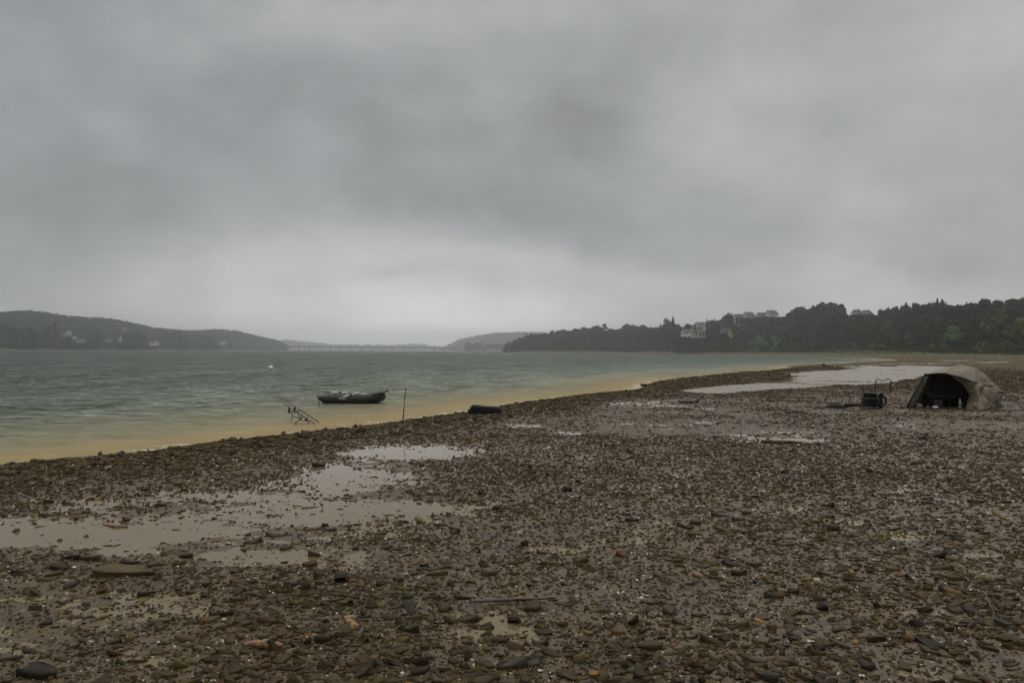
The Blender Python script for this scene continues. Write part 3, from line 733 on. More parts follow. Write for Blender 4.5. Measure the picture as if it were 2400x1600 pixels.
# mooring line
rp = [at(900, 929, BD + .3), at(906, 931.5, BD + .1), at(916, 934.6, BD - .2), at(927, 938, BD - .6)]
rp[-1].z = 0.0
rr_ = empty('mooring_rope', rp[0], 'thin grey rope running from the dinghy bow down into the water', 'rope')
MB().tube(rp, .008, 5).build('line', M_ROPE, rr_); MB().ball(at(917, 935.2, BD - .25), .045, .03, .022, 8, 6).build('float', mat('grey_float', (.3, .31, .3), .5), rr_, True)

def pole(label, name, pxb, pyb, pxt, pyt, d, segs, r=.0115, z0=None):
    a = at(pxb, pyb, d); b = at(pxt, pyt, d)
    root = empty(name, a, label, 'marker pole')
    for (t0, t1, mt, nm, k) in segs:
        MB().tube([a + (b - a) * t0, a + (b - a) * t1], r * k, 8).build(nm, mt, root, True)
    return root
sp = drop(944, 993)
M_PALEB = mat('faded_green_pole_paint', (0.125, 0.125, 0.098), 0.4)
pole('tall thin bank stick standing in the stones at the waterline, pale in the middle', 'bank_stick', 943.7, 996, 950.3, 911.5, sp.y,
     [(-.12, .48, M_BLK, 'lower_section', 1.25), (.48, .70, M_PALEB, 'middle_section', .8), (.70, 1.0, M_BLK, 'upper_section', .9), (.985, 1.03, M_BLK, 'tip', 1.3)])
pole('short dark stake in the water at the pointed stern of the dinghy', 'mooring_stake', 748.5, 953.5, 744.5, 924.5, onz(748, 953, 0).y,
     [(-.3, .97, M_BLK, 'shaft', 1.1), (.93, 1.0, M_BLK, 'tip', 1.6)])

# ---------------------------------------------------------------- rod pod and two rods
rb = onz(705, 992, 0.0); RD = rb.y
pod = empty('rod_pod', rb, 'dark metal rod pod with curved legs standing in the shallow water', 'rod pod')
def q(px, py, dd=0.0): return at(px, py, RD + dd)
MB().tube([q(680, 964.5, .15), q(702.5, 961.5, .35)], .014, 8).build('buzz_bar', M_STEEL, pod, True)
MB().tube([q(701, 979.5, -.2), q(720, 984.5, -.05)], .014, 8).build('buzz_bar', M_STEEL, pod, True)
MB().tube([q(684, 964, .2), q(685.5, 970, .15), q(689, 975.2, .08), q(694, 977.8, 0), q(702, 979, -.15)], .012, 8).build('curved_leg', M_STEEL, pod, True)
MB().tube([q(695, 962.5, .3), q(697, 967, .25), q(700, 973.8, .15), q(707, 976.8, .1), q(712, 980, .0)], .012, 8).build('curved_leg', M_STEEL, pod, True)
MB().tube([q(703.5, 982, -.1), q(695, 989.5, -.35), q(690, 994, -.4)], .014, 8).build('rear_leg', M_STEEL, pod, True)
MB().tube([q(711, 982, -.1), q(719.5, 986.5, 0), q(727, 993, .25)], .013, 8).build('rear_leg', M_STEEL, pod, True)
MB().tube([q(684.5, 966, .2), q(683, 985, .5), q(682, 996, .6)], .009, 6).build('front_leg', M_PALEB, pod, True)
for (x_, y_, dd) in ((677.5, 960.5, .15), (690.5, 958.8, .3)):
    al = MB(); al.ball(q(x_, y_, dd), .032, .03, .085, 12, 8); a_ = al.build('bite_alarm', M_BLK, pod, True)
    MB().tube([q(x_ + .7, y_ + 4.5, dd), q(x_ + 1.0, y_ + 8.0, dd - .02)], .008, 6).build('swinger_arm', M_STEEL, a_)
    MB().ball(q(x_ + 1.5, y_ + 8.6, dd), .016, .016, .013, 8, 6).build('swinger_head', M_BLK, a_, True)
MB().ball(q(686.4, 977.2, -.1), .017, .017, .016, 8, 6).build('clamp_knob', M_BLK, pod, True)
MB().ball(q(700.2, 974.8, .15), .02, .02, .018, 8, 6).build('clamp_knob', M_BLK, pod, True)
def rod(label, butt, seat, tip, reel, spool_red):
    B, T = Vector(butt), Vector(tip)
    r = empty('fishing_rod', B, label, 'fishing rod', 'fishing rods on the pod')
    n = 14; pp = []
    for i in range(n + 1):
        t = i / n; pp.append(B.lerp(T, t) + Vector((0, 0, -0.05 * t * t * t + .03 * math.sin(t * math.pi))))
    MB().tube(pp[3:], [0.0105 - .0075 * (i / 11) for i in range(len(pp) - 3)], 7).build('blank', M_CARBON, r, True)
    MB().tube(pp[:4], .0150, 8).build('handle', M_BLK, r, True)
    for t in (.36, .48, .60, .71, .81, .90, .97):
        c = B.lerp(T, t) + Vector((0, 0, -0.05 * t ** 3 + .03 * math.sin(t * math.pi) - .012 - .028 * (1 - t)))
        rd = .008 + .02 * (1 - t); g = MB(); pts_ = [c + Vector((rd * math.cos(a * math.pi / 5), 0, rd * math.sin(a * math.pi / 5))) for a in range(11)]
        g.tube(pts_, .0022, 5, cap=False); g.tube([c + Vector((0, 0, rd)), c + Vector((0, 0, rd + .02))], .0025, 5); g.build('guide', M_CARBON, r, True)
    c = Vector(reel); d = (T - B).normalized()
    rl = MB(); rl.ball(c, .035, .03, .045, 10, 8); rl.tube([c, c + Vector((0, 0, .07))], .009, 6); body = rl.build('reel', M_BLK, r, True)
    s_ = MB(); a0 = c + d * -.055; s_.tube([a0, a0 - d * .012, a0 - d * .014, a0 - d * .05, a0 - d * .052, a0 - d * .062], [.035, .035, .025, .025, .034, .034], 14); s_.build('spool', M_PALEM, body, True)
    MB().tube([c + Vector((.02, 0, -.02)), c + Vector((.06, .02, -.05)), c + Vector((.09, .02, -.05))], .006, 6).build('crank', M_RED if spool_red else M_BLK, body, True)
    return r
M_PALEM = mat('pale_spool_metal', (.50, .46, .44), .3, metal=.4)
B1 = q(727, 989.5, -.35); T1 = at(563, 877, RD + 2.3)
rod('nearer fishing rod, lower of the two on the pod, tip out over the water', q(737, 992.5, -.42), None, at(566, 884.5, RD + 2.2), q(706.5, 981, -.15), True)
rod('farther fishing rod, upper of the two on the pod, tip out over the water', q(747, 989, -.15), None, at(574, 882, RD + 2.5), q(720, 980.5, .05), False)

# ---------------------------------------------------------------- low black bag on the shore
c0 = drop(1136, 969.5); w_ = onz(1178, 969, c0.z).x - onz(1100, 969, c0.z).x
bag = empty('gear_bag', c0, 'long low black gear bag lying on the stones at the water edge', 'bag')
f = MB(); vs = []; prof = [(0, .02), (.05, .12), (.10, .215), (.16, .24), (.34, .222), (.60, .205), (.86, .20), (.94, .185), (.985, .165), (1.0, .12)]
for (t, h) in prof:
    for (yy, zz) in ((-.20, -.02), (-.205, .45), (-.20, .93), (-.185, 1.0), (.185, 1.0), (.20, .93), (.205, .45), (.20, -.02)):
        vs.append((c0.x + (t - .5) * w_ + rnd.uniform(-.006, .006), c0.y + yy + rnd.uniform(-.008, .008), c0.z - .01 + h * 1.08 * zz + rnd.uniform(-.004, .004)))
fs = [(i * 8 + k, i * 8 + k + 1, (i + 1) * 8 + k + 1, (i + 1) * 8 + k) for i in range(len(prof) - 1) for k in range(7)] + [tuple(range(8)), tuple(reversed(range(8 * (len(prof) - 1), 8 * len(prof))))]
f.add(vs, fs).build('body', M_BLKCLOTH, bag, True)
MB().tube([(c0.x - .47 * w_, c0.y - .2, c0.z + .21), (c0.x - .1 * w_, c0.y - .215, c0.z + .205), (c0.x + .46 * w_, c0.y - .2, c0.z + .175)], .007, 6).build('zip', mat('dull_zip', (.03, .03, .03), .4), bag)
MB().tube([(c0.x - .15, c0.y - .2, c0.z + .14), (c0.x - .12, c0.y - .22, c0.z + .09), (c0.x + .12, c0.y - .22, c0.z + .09), (c0.x + .15, c0.y - .2, c0.z + .13)], .011, 6).build('handle', M_BLKCLOTH, bag)

# ---------------------------------------------------------------- driftwood
def branch(label, name, pts, rads, m, knots=3, cat='driftwood', group=None):
    b = [Vector(p) for p in pts]; P = []; Rr = []
    for i in range(len(b) - 1):
        for k in range(5):
            t = k / 5; P.append(b[i].lerp(b[i + 1], t) + Vector((rnd.uniform(-1, 1), rnd.uniform(-1, 1), rnd.uniform(-1, 1))) * rads[i] * .22); Rr.append((rads[i] * (1 - t) + rads[i + 1] * t) * rnd.uniform(.85, 1.15))
    P.append(b[-1]); Rr.append(rads[-1])
    mb = MB().tube(P, Rr, 9); o = mb.build(name, m, None, False, origin=b[0])
    return tag(o, label, cat, group)
g1 = drop(1620, 944)
lp = lambda px, py, dd=0: at(px, py, g1.y + dd)
branch('forked grey driftwood log with one end sticking up, far out on the stones', 'driftwood_log',
       [lp(1589, 938.5), lp(1598, 941.5), lp(1612, 941.5, -.1), lp(1632, 941, 0), lp(1640, 933, .05), lp(1647, 926, .1), lp(1654, 921.5, .15)], [.03, .05, .06, .06, .05, .032, .018], M_WOOD)
def on_ground(pts, lift=.012):
    out = []
    for (a, b_) in pts:
        p = drop(a, b_); out.append(p + Vector((0, 0, lift)))
    return out
st = on_ground([(1104, 1417), (1150, 1417), (1210, 1413), (1255, 1411), (1300, 1409)], .028)
branch('long thin dark stick lying straight across the near mud', 'stick', st, [.008, .011, .013, .010, .006], M_WOOD)
tag(MB().tube([st[2] * .9 + st[1] * .1 + Vector((0, -.006, .008)), st[2] * .6 + st[3] * .4 + Vector((0, -.006, .008))], .009, 6).build('bark_strip', M_WOODO, None), 'short pale strip of peeled bark on the long dark stick', 'bark')
cb = on_ground([(2141, 1182), (2155, 1174), (2172, 1170), (2200, 1170), (2235, 1174), (2262, 1178)], .03)
branch('thin curved pale twig arched over the stones at right', 'curved_twig', cb, [.008, .012, .013, .011, .009, .005], mat('pale_twig_wood', (.10, .075, .05), .5, var=.3, bump=.4), cat='twig')
db = on_ground([(574, 1517), (600, 1515), (630, 1519), (662, 1519)], .02)
branch('short orange-brown rotten branch lying in the near mud at left', 'rotten_branch', db, [.012, .022, .026, .012], M_WOODO, cat='branch')
d2 = on_ground([(1785, 1036), (1800, 1038), (1826, 1040), (1850, 1038), (1880, 1040)], .03)
branch('dark waterlogged wood piece lying right of centre before the barrow', 'waterlogged_wood', d2, [.02, .045, .04, .03, .02], M_WOOD, cat='driftwood')
d3 = on_ground([(1840, 968), (1856, 966), (1880, 967), (1893, 970)], .03)
branch('flat brown plank end on the stones left of the black holdall', 'plank_piece', d3, [.02, .04, .04, .02], M_WOOD, cat='wood')
d4 = on_ground([(240, 1230), (268, 1236), (300, 1236)], .015)
branch('small orange sliver of wood in the puddle at left', 'wood_sliver', d4, [.008, .014, .008], M_WOODO, cat='wood')

# ---------------------------------------------------------------- loaded barrow
bw = drop(2040, 955.5); CD = bw.y
c_ = lambda px, py, dd=0: at(px, py, CD + dd)
cart = empty('fishing_barrow', bw, 'black metal barrow with tall open rack hoops and a dark bag slung beneath', 'barrow')
def hoop(name, pts, r=.014, dd=0, parent=None):
    return MB().tube([c_(a, b_, dd) for a, b_ in pts], r, 8).build(name, M_STEEL, parent or cart, True)
h1 = hoop('side_rack', [(2023, 921), (2022.6, 911), (2023.2, 906), (2026, 903.2), (2032, 902.4), (2037.5, 902), (2040, 904), (2040.8, 910), (2041.5, 921)], .013, -.1)
hoop('rail', [(2023, 912.6), (2032, 911.8), (2040.5, 911)], .010, -.1, h1)
h2 = hoop('back_rack', [(2051.5, 921), (2051.5, 900), (2052, 892), (2054, 888.6), (2057.5, 888), (2062, 889.6), (2067, 891.8), (2070.5, 892), (2074, 890.6), (2079, 888), (2083, 887.6), (2086, 889.5), (2087.6, 894), (2087.4, 921)], .014, .25)
hoop('rail', [(2051.5, 902), (2060, 902.6), (2068, 902.6), (2074, 901.6), (2087.4, 902.4)], .010, .25, h2)
h3 = hoop('side_rack', [(2069.5, 921), (2070.2, 910), (2071.5, 905.5), (2075, 903), (2080, 902.4), (2086, 902.6)], .012, -.08)
hoop('rail', [(2070.5, 912.4), (2086.5, 911.4)], .009, -.08, h3)
for (a, b_) in ((2054, 908.5), (2084.5, 908.3), (2062.6, 909)): MB().ball(c_(a, b_, .24), .018, .018, .018, 8, 6).build('clip', M_BLK, h2, True)
f = MB()
for dd in (-.22, .28): f.tube([c_(2021, 921.5, dd), c_(2088, 921, dd)], .020, 8)
for xx in (2024, 2045, 2066, 2086): f.tube([c_(xx, 921.5, -.22), c_(xx, 921.5, .28)], .013, 6)
f.build('platform', M_STEEL, cart, True)
for dd in (-.22, .28):
    hd = MB().tube([c_(2022, 922, dd), c_(2012, 923, dd), c_(2006, 922.4, dd), (c_(1998, 919.8, dd)), c_(1991, 919.3, dd)], .015, 8).build('handle', M_STEEL, cart, True)
    MB().tube([c_(1992, 919.3, dd), c_(1985.5, 920, dd)], .024, 8).build('grip', M_BLK, hd, True)
MB().tube([c_(2023.5, 922, -.26), c_(2021, 936, -.3), c_(2015, 956, -.34)], .016, 8).build('leg', M_STEEL, cart, True)
MB().tube([c_(2026, 922, .26), c_(2024, 936, .3), c_(2019, 953, .34)], .016, 8).build('leg', M_STEEL, cart, True)
MB().tube([c_(2057, 922, -.28), c_(2059, 936, -.3), c_(2062, 954, -.32)], .013, 8).build('leg', mat('grey_green_leg', (.055, .062, .055), .4), cart, True)
MB().tube([c_(2022, 933, -.31), c_(2058, 933, -.31)], .010, 8).build('cross_bar', mat('grey_bar', (.04, .042, .04), .4), cart, True)
wc = c_(2065, 939.5, .05); wb = MB()
for k in range(28): pass
ring = [wc + Vector((.0, .0, 0)) + Vector((.17 * math.cos(2 * math.pi * k / 28), 0.03 * math.cos(2 * math.pi * k / 28), .185 * math.sin(2 * math.pi * k / 28))) for k in range(29)]
wh = wb.tube(ring, .032, 8, cap=False).build('wheel', M_BLK, cart, True)
MB().tube([wc + Vector((0, -.06, 0)), wc + Vector((0, .06, 0))], .035, 10).build('hub', M_BLK, wh, True)
sp_ = MB()
for k in range(6): sp_.tube([wc, wc + Vector((.16 * math.cos(k * math.pi / 3), .02, .17 * math.sin(k * math.pi / 3)))], .007, 5)
sp_.build('spokes', M_STEEL, wh)
MB().tube([c_(2060, 922, .05), wc], .014, 6).build('fork', M_STEEL, cart)
ub = empty('slung_bag', c_(2045, 938, 0), 'square black bag hanging under the barrow platform', 'bag')
f = MB(); f.rbox(tuple(c_(2045, 937.5, .02)), (c_(2063, 938).x - c_(2026, 938).x, .40, c_(0, 923).z - c_(0, 952.5).z), .05); f.build('body', M_BLKCLOTH, ub, True)
f = MB(); f.rbox(tuple(c_(2045, 923.6, -.02)), (c_(2063, 938).x - c_(2025, 938).x, .43, .07), .03); f.build('flap', M_BLKCLOTH, ub, True)
for xx in (2035, 2055): MB().box(tuple(c_(xx, 937, -.19)), (.03, .012, .34)).build('strap', mat('dark_strap', (.014, .014, .014), .6), ub)
f = MB(); f.rbox(tuple(c_(2064, 921, -.12)), (.16, .14, .07), .03); f.ball(c_(2061.5, 918.8, -.14), .035, .03, .03, 8, 6)
tl = empty('head_torch', c_(2061, 921, -.12), 'small black strap light with two white spots lying on the barrow', 'torch'); f.build('strap_body', M_BLK, tl, True)
for (a, b_) in ((2056, 924.4), (2061, 921.8)): MB().ball(c_(a, b_, -.25), .017, .012, .017, 10, 6).build('white_spot', M_WHITE, tl, True)
# holdall on the ground left of it
hp = drop(1960, 955); hh = lambda px, py, dd=0: at(px, py, hp.y + dd)
hb = empty('holdall', hp, 'crumpled black holdall lying flat on the stones left of the barrow', 'bag')
f = MB(); prof = [(1933, .02, .04), (1938, .05, .12), (1945, .10, .2), (1952, .125, .22), (1960, .115, .22), (1967, .135, .22), (1973, .08, .16), (1980, .045, .10)]
vs = []
for (x_, h, wd) in prof:
    cx = hh(x_, 955).x
    for k in range(10):
        a = math.pi * k / 9; vs.append((cx + rnd.uniform(-.01, .01), hp.y + math.cos(a) * wd, hp.z - .01 + math.sin(a) * h * 1.25 * rnd.uniform(.85, 1.12)))
fs = [(i * 10 + k, i * 10 + k + 1, (i + 1) * 10 + k + 1, (i + 1) * 10 + k) for i in range(len(prof) - 1) for k in range(9)]
f.add(vs, fs).build('body', M_BLKCLOTH, hb, True)
MB().tube([hh(1938, 944.4) - Vector((0, 0, .0)), hh(1950, 944.6), hh(1962, 943.6)], .010, 6).build('handle', M_BLKCLOTH, hb)
qs = empty('quiver', hh(1995, 952), 'narrow black rod quiver lying between the holdall and the barrow leg', 'quiver')
MB().tube([hh(1974, 951.5), hh(1985, 950.2), hh(2000, 949.6), hh(2014, 949.2)], [.035, .05, .045, .035], 10).build('tube', M_BLKCLOTH, qs, True)
MB().tube([hh(1978, 949.5, -.05), hh(1990, 946.9, -.06), hh(2004, 947, -.05)], .008, 6).build('strap', M_BLKCLOTH, qs)

# ---------------------------------------------------------------- the shelter
t0 = drop(2124, 955.5); TD = t0.y; K_ = TD / FPX
def tp(px, py, dd): return at(px, py, TD + dd)
def tg(px, py):
    p = drop(px, py); p.z -= .02; return p
A = tg(2123, 957); B = tp(2168, 877, .10); C = tp(2215, 875, -.12); D = tp(2289.5, 897, -.15)
Fp = tp(2250, 853.5, .85); G = tp(2291, 863.5, .75); H = tp(2302, 871.5, .95); J = tp(2346, 914, 1.25); Mp = tp(2350, 930, .95)
E = tg(2262, 958); Kp = tg(2303, 961); L = tg(2341, 952.5); Nn_ = Vector((L.x + .1, L.y + 1.0, L.z)); O = Vector((A.x + 1.75, A.y + 1.9, A.z))
B2 = Vector((B.x + 1.15, B.y + 1.4, B.z + .05)); F2 = Vector((Fp.x + .6, Fp.y + 1.0, Fp.z - .25)); 
tent = empty('shelter_tent', Vector(((A.x + L.x) / 2, A.y + .8, A.z)), 'low olive brown fishing shelter tent with its dark front open', 'tent')
def patch(tris, cuts=3, name='panel', m=M_TENT, wr=.012, wscale=5.0, thick=.008, smooth_f=.35, aniso=None):
    import bmesh
    bm = bmesh.new(); vm_ = {}
    def V(p):
        k = tuple(round(c, 4) for c in p)
        if k not in vm_: vm_[k] = bm.verts.new(p)
        return vm_[k]
    for t in tris:
        try: bm.faces.new([V(p) for p in t])
        except ValueError: pass
    bmesh.ops.subdivide_edges(bm, edges=bm.edges[:], cuts=cuts, use_grid_fill=True)
    bmesh.ops.triangulate(bm, faces=bm.faces[:])
    bm.normal_update()
    bound = {v for e_ in bm.edges if len(e_.link_faces) < 2 for v in e_.verts}
    from mathutils import noise as mn
    for v in bm.verts:
        if v in bound: continue
        p = v.co * wscale
        if aniso: p = Vector((p.x * aniso[0], p.y * aniso[1], p.z * aniso[2]))
        v.co += v.normal * wr * mn.noise(p) * 2
    me = bpy.data.meshes.new(name); bm.to_mesh(me); bm.free()
    me.transform(Matrix.Translation(-tent.location)); me.polygons.foreach_set('use_smooth', [True] * len(me.polygons))
    o = bpy.data.objects.new(name, me); col.objects.link(o); o.parent = tent; me.materials.append(m)
    s_ = o.modifiers.new('cloth', 'SOLIDIFY'); s_.thickness = thick; s_.offset = 0
    return o
patch([(B, C, Fp), (B, Fp, B2), (B2, Fp, F2)], 7, 'roof_panel', wr=.03, wscale=2.5)
patch([(C, D, G), (C, G, Fp)], 9, 'roof_panel', wr=.03, wscale=2.5)
patch([(Fp, G, F2), (G, H, F2), (H, J, Nn_), (H, Nn_, F2), (J, L, Nn_)], 6, 'back_panel')
patch([(B2, F2, Nn_), (B2, Nn_, O)], 5, 'back_panel')
patch([(A, B, B2), (A, B2, O)], 6, 'side_panel')
# right wing: D fans out to the folded hem
S1 = D.lerp(J, .5) + Vector((.02, -.05, .02)); S2 = D.lerp(Mp, .5) + Vector((0, -.10, 0))
patch([(G, D, S1), (G, S1, H), (H, S1, J)], 9, 'side_panel', wr=.03, wscale=3.5, aniso=(.6, .6, 2.2))
patch([(D, S2, S1), (S1, S2, Mp), (S1, Mp, J), (J, Mp, L)], 12, 'side_panel', wr=.085, wscale=3.2, aniso=(.5, .5, 3.4))
patch([(D, Kp, S2), (S2, Kp, Mp), (Mp, Kp, L)], 12, 'side_panel', wr=.085, wscale=3.4, aniso=(1.6, 1.0, 1.0))
# front wall with the curved cut of the doorway
arc = [tp(2229, 884, -.02), tp(2243, 891, -.02), tp(2255, 900, -.01), tp(2264, 911, 0), tp(2270, 922, 0), tp(2271, 929, 0), tp(2266, 941, 0), E]
fw = [(C.lerp(D, .3), arc[0], arc[1])]
edge = [C.lerp(D, .25), C.lerp(D, .45), C.lerp(D, .7), D, D.lerp(Kp, .25), D.lerp(Kp, .5), D.lerp(Kp, .75), Kp]
fw = []
for i in range(7): fw += [(edge[i], edge[i + 1], arc[i + 1]), (edge[i], arc[i + 1], arc[i])]
patch(fw, 4, 'front_wall', wr=.03, wscale=3.0, aniso=(2, 1, .8))
# rolled door flap by the left pole
flap = [B + Vector((.03, -.02, -.03)), B + Vector((.17, .05, -.05)), A + Vector((.26, .12, .02)), A + Vector((.07, -.01, .02))]
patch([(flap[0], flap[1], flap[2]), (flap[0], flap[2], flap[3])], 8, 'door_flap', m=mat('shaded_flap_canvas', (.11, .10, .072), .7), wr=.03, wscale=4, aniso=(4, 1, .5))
MB().tube([A, A.lerp(B, .5) + Vector((-.015, 0, .02)), B], .013, 8).build('pole', M_TENTIN, tent, True)
MB().tube([B, B.lerp(C, .5) + Vector((0, -.01, .01)), C, C.lerp(D, .5) + Vector((0, 0, .015)), D], .016, 8).build('brow_trim', M_TENTIN, tent, True)
MB().tube([Fp, G, H], .008, 6).build('seam', mat('tent_seam', (.09, .078, .06), .6), tent, True)
MB().tube([G, D], .009, 6).build('seam', mat('tent_seam_b', (.09, .078, .06), .6), tent, True)
MB().tube([C, Fp], .008, 6).build('seam', mat('tent_seam_c', (.09, .078, .06), .6), tent, True)
MB().tube([E, Kp + Vector((0, 0, .01)), L], .018, 6).build('hem', M_TENTIN, tent, True)
f = MB(); f.ball(B, .035); f.build('hub', M_BLK, tent, True)
# things inside and around the shelter
def gp(px, py, dd=0, z=None):
    p = at(px, py, TD + dd); p.z = (z if z is not None else gz_at(p.x, p.y)); return p
bc = gp(2215, 950, 1.0); bed = empty('bedchair', bc, 'dark camp bed at the back of the shelter tent', 'camp bed')
f = MB(); f.rbox((bc.x, bc.y, bc.z + .34), (1.5, .65, .12), .05); f.build('mattress', mat('dark_bed_cloth', (.030, .026, .018), .8, bump=.3), bed, True)
f = MB(); f.rbox((bc.x - .55, bc.y - .02, bc.z + .44), (.36, .45, .11), .05); f.build('pillow', mat('dark_pillow', (.035, .032, .026), .8), bed, True)
for sx_ in (-.65, 0, .65):
    for sy_ in (-.28, .28): MB().tube([(bc.x + sx_, bc.y + sy_, bc.z + .30), (bc.x + sx_ * 1.05, bc.y + sy_, bc.z - .02)], .014, 6).build('leg', M_STEEL, bed)
bp_ = gp(2250, 955, -.12); bt = empty('water_bottle', bp_, 'clear plastic water bottle standing upright in the tent doorway', 'bottle')
hB = .27
m_b = mat('pale_bottle_plastic', (.20, .235, .225), .12, .6, var=.1)
MB().lathe(bp_, [(.036, 0), (.044, .015), (.044, .07), (.040, .09), (.044, .11), (.044, .18), (.032, .22), (.016, .25), (.014, .275)], 16).build('body', m_b, bt, True)
MB().lathe(bp_ + Vector((0, 0, .272)), [(.018, 0), (.018, .022), (.012, .026)], 12).build('cap', M_WHITE, bt, True)
MB().lathe(bp_, [(.0455, .10), (.0455, .17)], 16).build('wrapper', mat('dull_red_wrapper', (.16, .10, .10), .5), bt, True)
d_ = gp(2256, 956, -.05); kb = empty('dark_bottle', d_, 'slim black flask standing right of the clear water bottle', 'flask')
MB().lathe(d_, [(.03, 0), (.033, .01), (.033, .12), (.02, .15), (.018, .17)], 12).build('body', M_BLK, kb, True); MB().lathe(d_ + Vector((0, 0, .165)), [(.022, 0), (.022, .02)], 10).build('cap', M_BLK, kb, True)
w0 = gp(2192, 955, -.05); wb_ = empty('white_carton', w0, 'small white carton on the ground in the tent doorway', 'carton')
f = MB(); f.rbox((w0.x, w0.y, w0.z + .035), (.15, .09, .06), .008, .1); f.build('box', M_WHITE, wb_)
f = MB(); f.box((w0.x, w0.y - .02, w0.z + .068), (.15, .05, .004), .1); f.build('lid', M_WHITE, wb_)
w1 = gp(2174, 953, 0); cup = empty('paper_cup', w1, 'tiny white cup left of the white carton', 'cup')
MB().lathe(w1, [(.02, 0), (.028, .05), (.030, .053)], 12).build('body', M_WHITE, cup, True); MB().lathe(w1 + Vector((0, 0, .05)), [(.031, 0), (.030, .006)], 12).build('rim', M_WHITE, cup, True)
rbg = gp(2196, 952, .45); rc = empty('tackle_box', rbg, 'dark red and black tackle box inside the shelter tent', 'box')
f = MB(); f.rbox((rbg.x, rbg.y, rbg.z + .10), (.30, .2, .2), .02); f.build('body', mat('dark_red_box', (.035, .010, .009), .5), rc); f = MB(); f.rbox((rbg.x, rbg.y, rbg.z + .215), (.31, .21, .03), .01); f.build('lid', M_BLK, rc)
# clear plastic bag
cbp = gp(2154, 951, .02); pb = empty('plastic_bag', cbp, 'crumpled pale grey plastic bag inside the left tent corner', 'bag')
def crumple(c, s, m, name, parent, seed=1, flat=.6, mb=None):
    rs = random.Random(seed); mb = MB(); mb.ball(c, s, s * .8, s * flat, 14, 10)
    mb.v = [tuple(Vector(c) + (Vector(p) - Vector(c)) * rs.uniform(.72, 1.22)) for p in mb.v]
    return mb.build(name, m, parent)
crumple(cbp + Vector((0, 0, .06)), .10, mat('pale_film', (.16, .17, .18), .25), 'film', pb, 3, .7); crumple(cbp + Vector((-.05, -.03, .12)), .035, mat('pale_film_knot', (.25, .26, .27), .25), 'knot', pb, 4)
ol = gp(2293, 956, -.75); oc = empty('olive_cloth', ol, 'folded yellow olive cloth leaning on the right tent wall', 'cloth')
f = MB(); a_, b__, c__, d__ = tp(2279, 944.5, -.55), tp(2287, 945, -.60), tp(2302, 952.5, -.6), tp(2286, 952, -.66)
f.add([a_, b__, c__, d__, a_ + Vector((0, .03, -.03)), b__ + Vector((0, .03, -.03)), c__ + Vector((0, .03, -.03)), d__ + Vector((0, .03, -.03))], [(3, 2, 1, 0), (4, 5, 6, 7), (0, 1, 5, 4), (1, 2, 6, 5), (2, 3, 7, 6), (3, 0, 4, 7)])
f.build('top_fold', M_OLIVE, oc); MB().tube([d__ + Vector((0, -.01, -.005)), c__ + Vector((0, -.01, -.01))], .014, 6).build('hem', M_OLIVE, oc, True)
gb = tg(2347, 951); crb = empty('clear_bag', gb, 'small clear plastic bag at the right rear corner of the tent', 'bag')
crumple(gb + Vector((0, 0, .05)), .075, mat('clear_film', (.22, .25, .24), .2), 'film', crb, 9, .9); crumple(gb + Vector((.05, 0, .10)), .03, mat('clear_film_knot', (.3, .33, .32), .2), 'knot', crb, 10)
pk = tg(2112, 957); o = MB().rbox((pk.x, pk.y, pk.z + .03), (.10, .05, .03), .01).build('black_peg_bag', M_BLKCLOTH, None, origin=pk); tag(o, 'tiny black pouch on the stones left of the tent foot', 'pouch')

# ---------------------------------------------------------------- buoys
def buoy(px, py, pr, m, label, half=.35):
    d = onz(px, py + pr * .7, 0).y; r = pr / FPX * d; c = Vector(at(px, py, d)); c.z = r * half
    o = empty('mooring_buoy', Vector((c.x, c.y, 0)), label, 'buoy')
    MB().ball(c, r, r, r, 20, 14).build('ball', m, o, True)
    MB().tube([c + Vector((0, 0, r * .95)), c + Vector((0, 0, r * 1.15))], r * .16, 8).build('eye', M_PLATE, o, True)
buoy(634.5, 862.5, 5.4, M_BUOYW, 'round white mooring buoy floating beyond the fishing rods', .8)
buoy(1471, 846.0, 1.9, M_BUOYO, 'small orange buoy far out, in front of the wooded shore', .7)
buoy(870, 846.5, 1.2, M_BUOYO, 'tiny orange buoy far out on the lake beyond the dinghy', .7)

# ---------------------------------------------------------------- bridge
M_CONC = mat('weathered_concrete', (0.028, 0.028, 0.028), 0.8, 0.2, var=.15, scale=.2)
br = empty('road_bridge', at(870, 821, 3000), 'long low concrete road bridge crossing the lake in the haze', 'bridge')
bl, brr = at(655, 811.2, 3000), at(1090, 815.8, 3060)
dv = (brr - bl).normalized(); f = MB()
MB().tube([bl, brr], 1).v
sd_v = dv.cross(Vector((0, 0, 1))).normalized()
def beam(a, b, wd, h):
    m_ = MB(); vs = []
    for p in (a, b):
        for (sx_, sz_) in ((-1, -1), (1, -1), (1, 1), (-1, 1)): vs.append(p + sd_v * sx_ * wd / 2 + Vector((0, 0, sz_ * h / 2)))
    return m_.add(vs, [(0, 1, 2, 3), (7, 6, 5, 4), (0, 4, 5, 1), (1, 5, 6, 2), (2, 6, 7, 3), (3, 7, 4, 0)])
beam(bl, brr, 11, 3.3).build('deck', M_CONC, br)
for sgn in (-1, 1):
    rail = beam(bl + sd_v * 5.3 * sgn + Vector((0, 0, 2.3)), brr + sd_v * 5.3 * sgn + Vector((0, 0, 2.3)), .12, .25).build('railing', M_CONC, br)
Lb = (brr - bl).length; x_ = 675.5
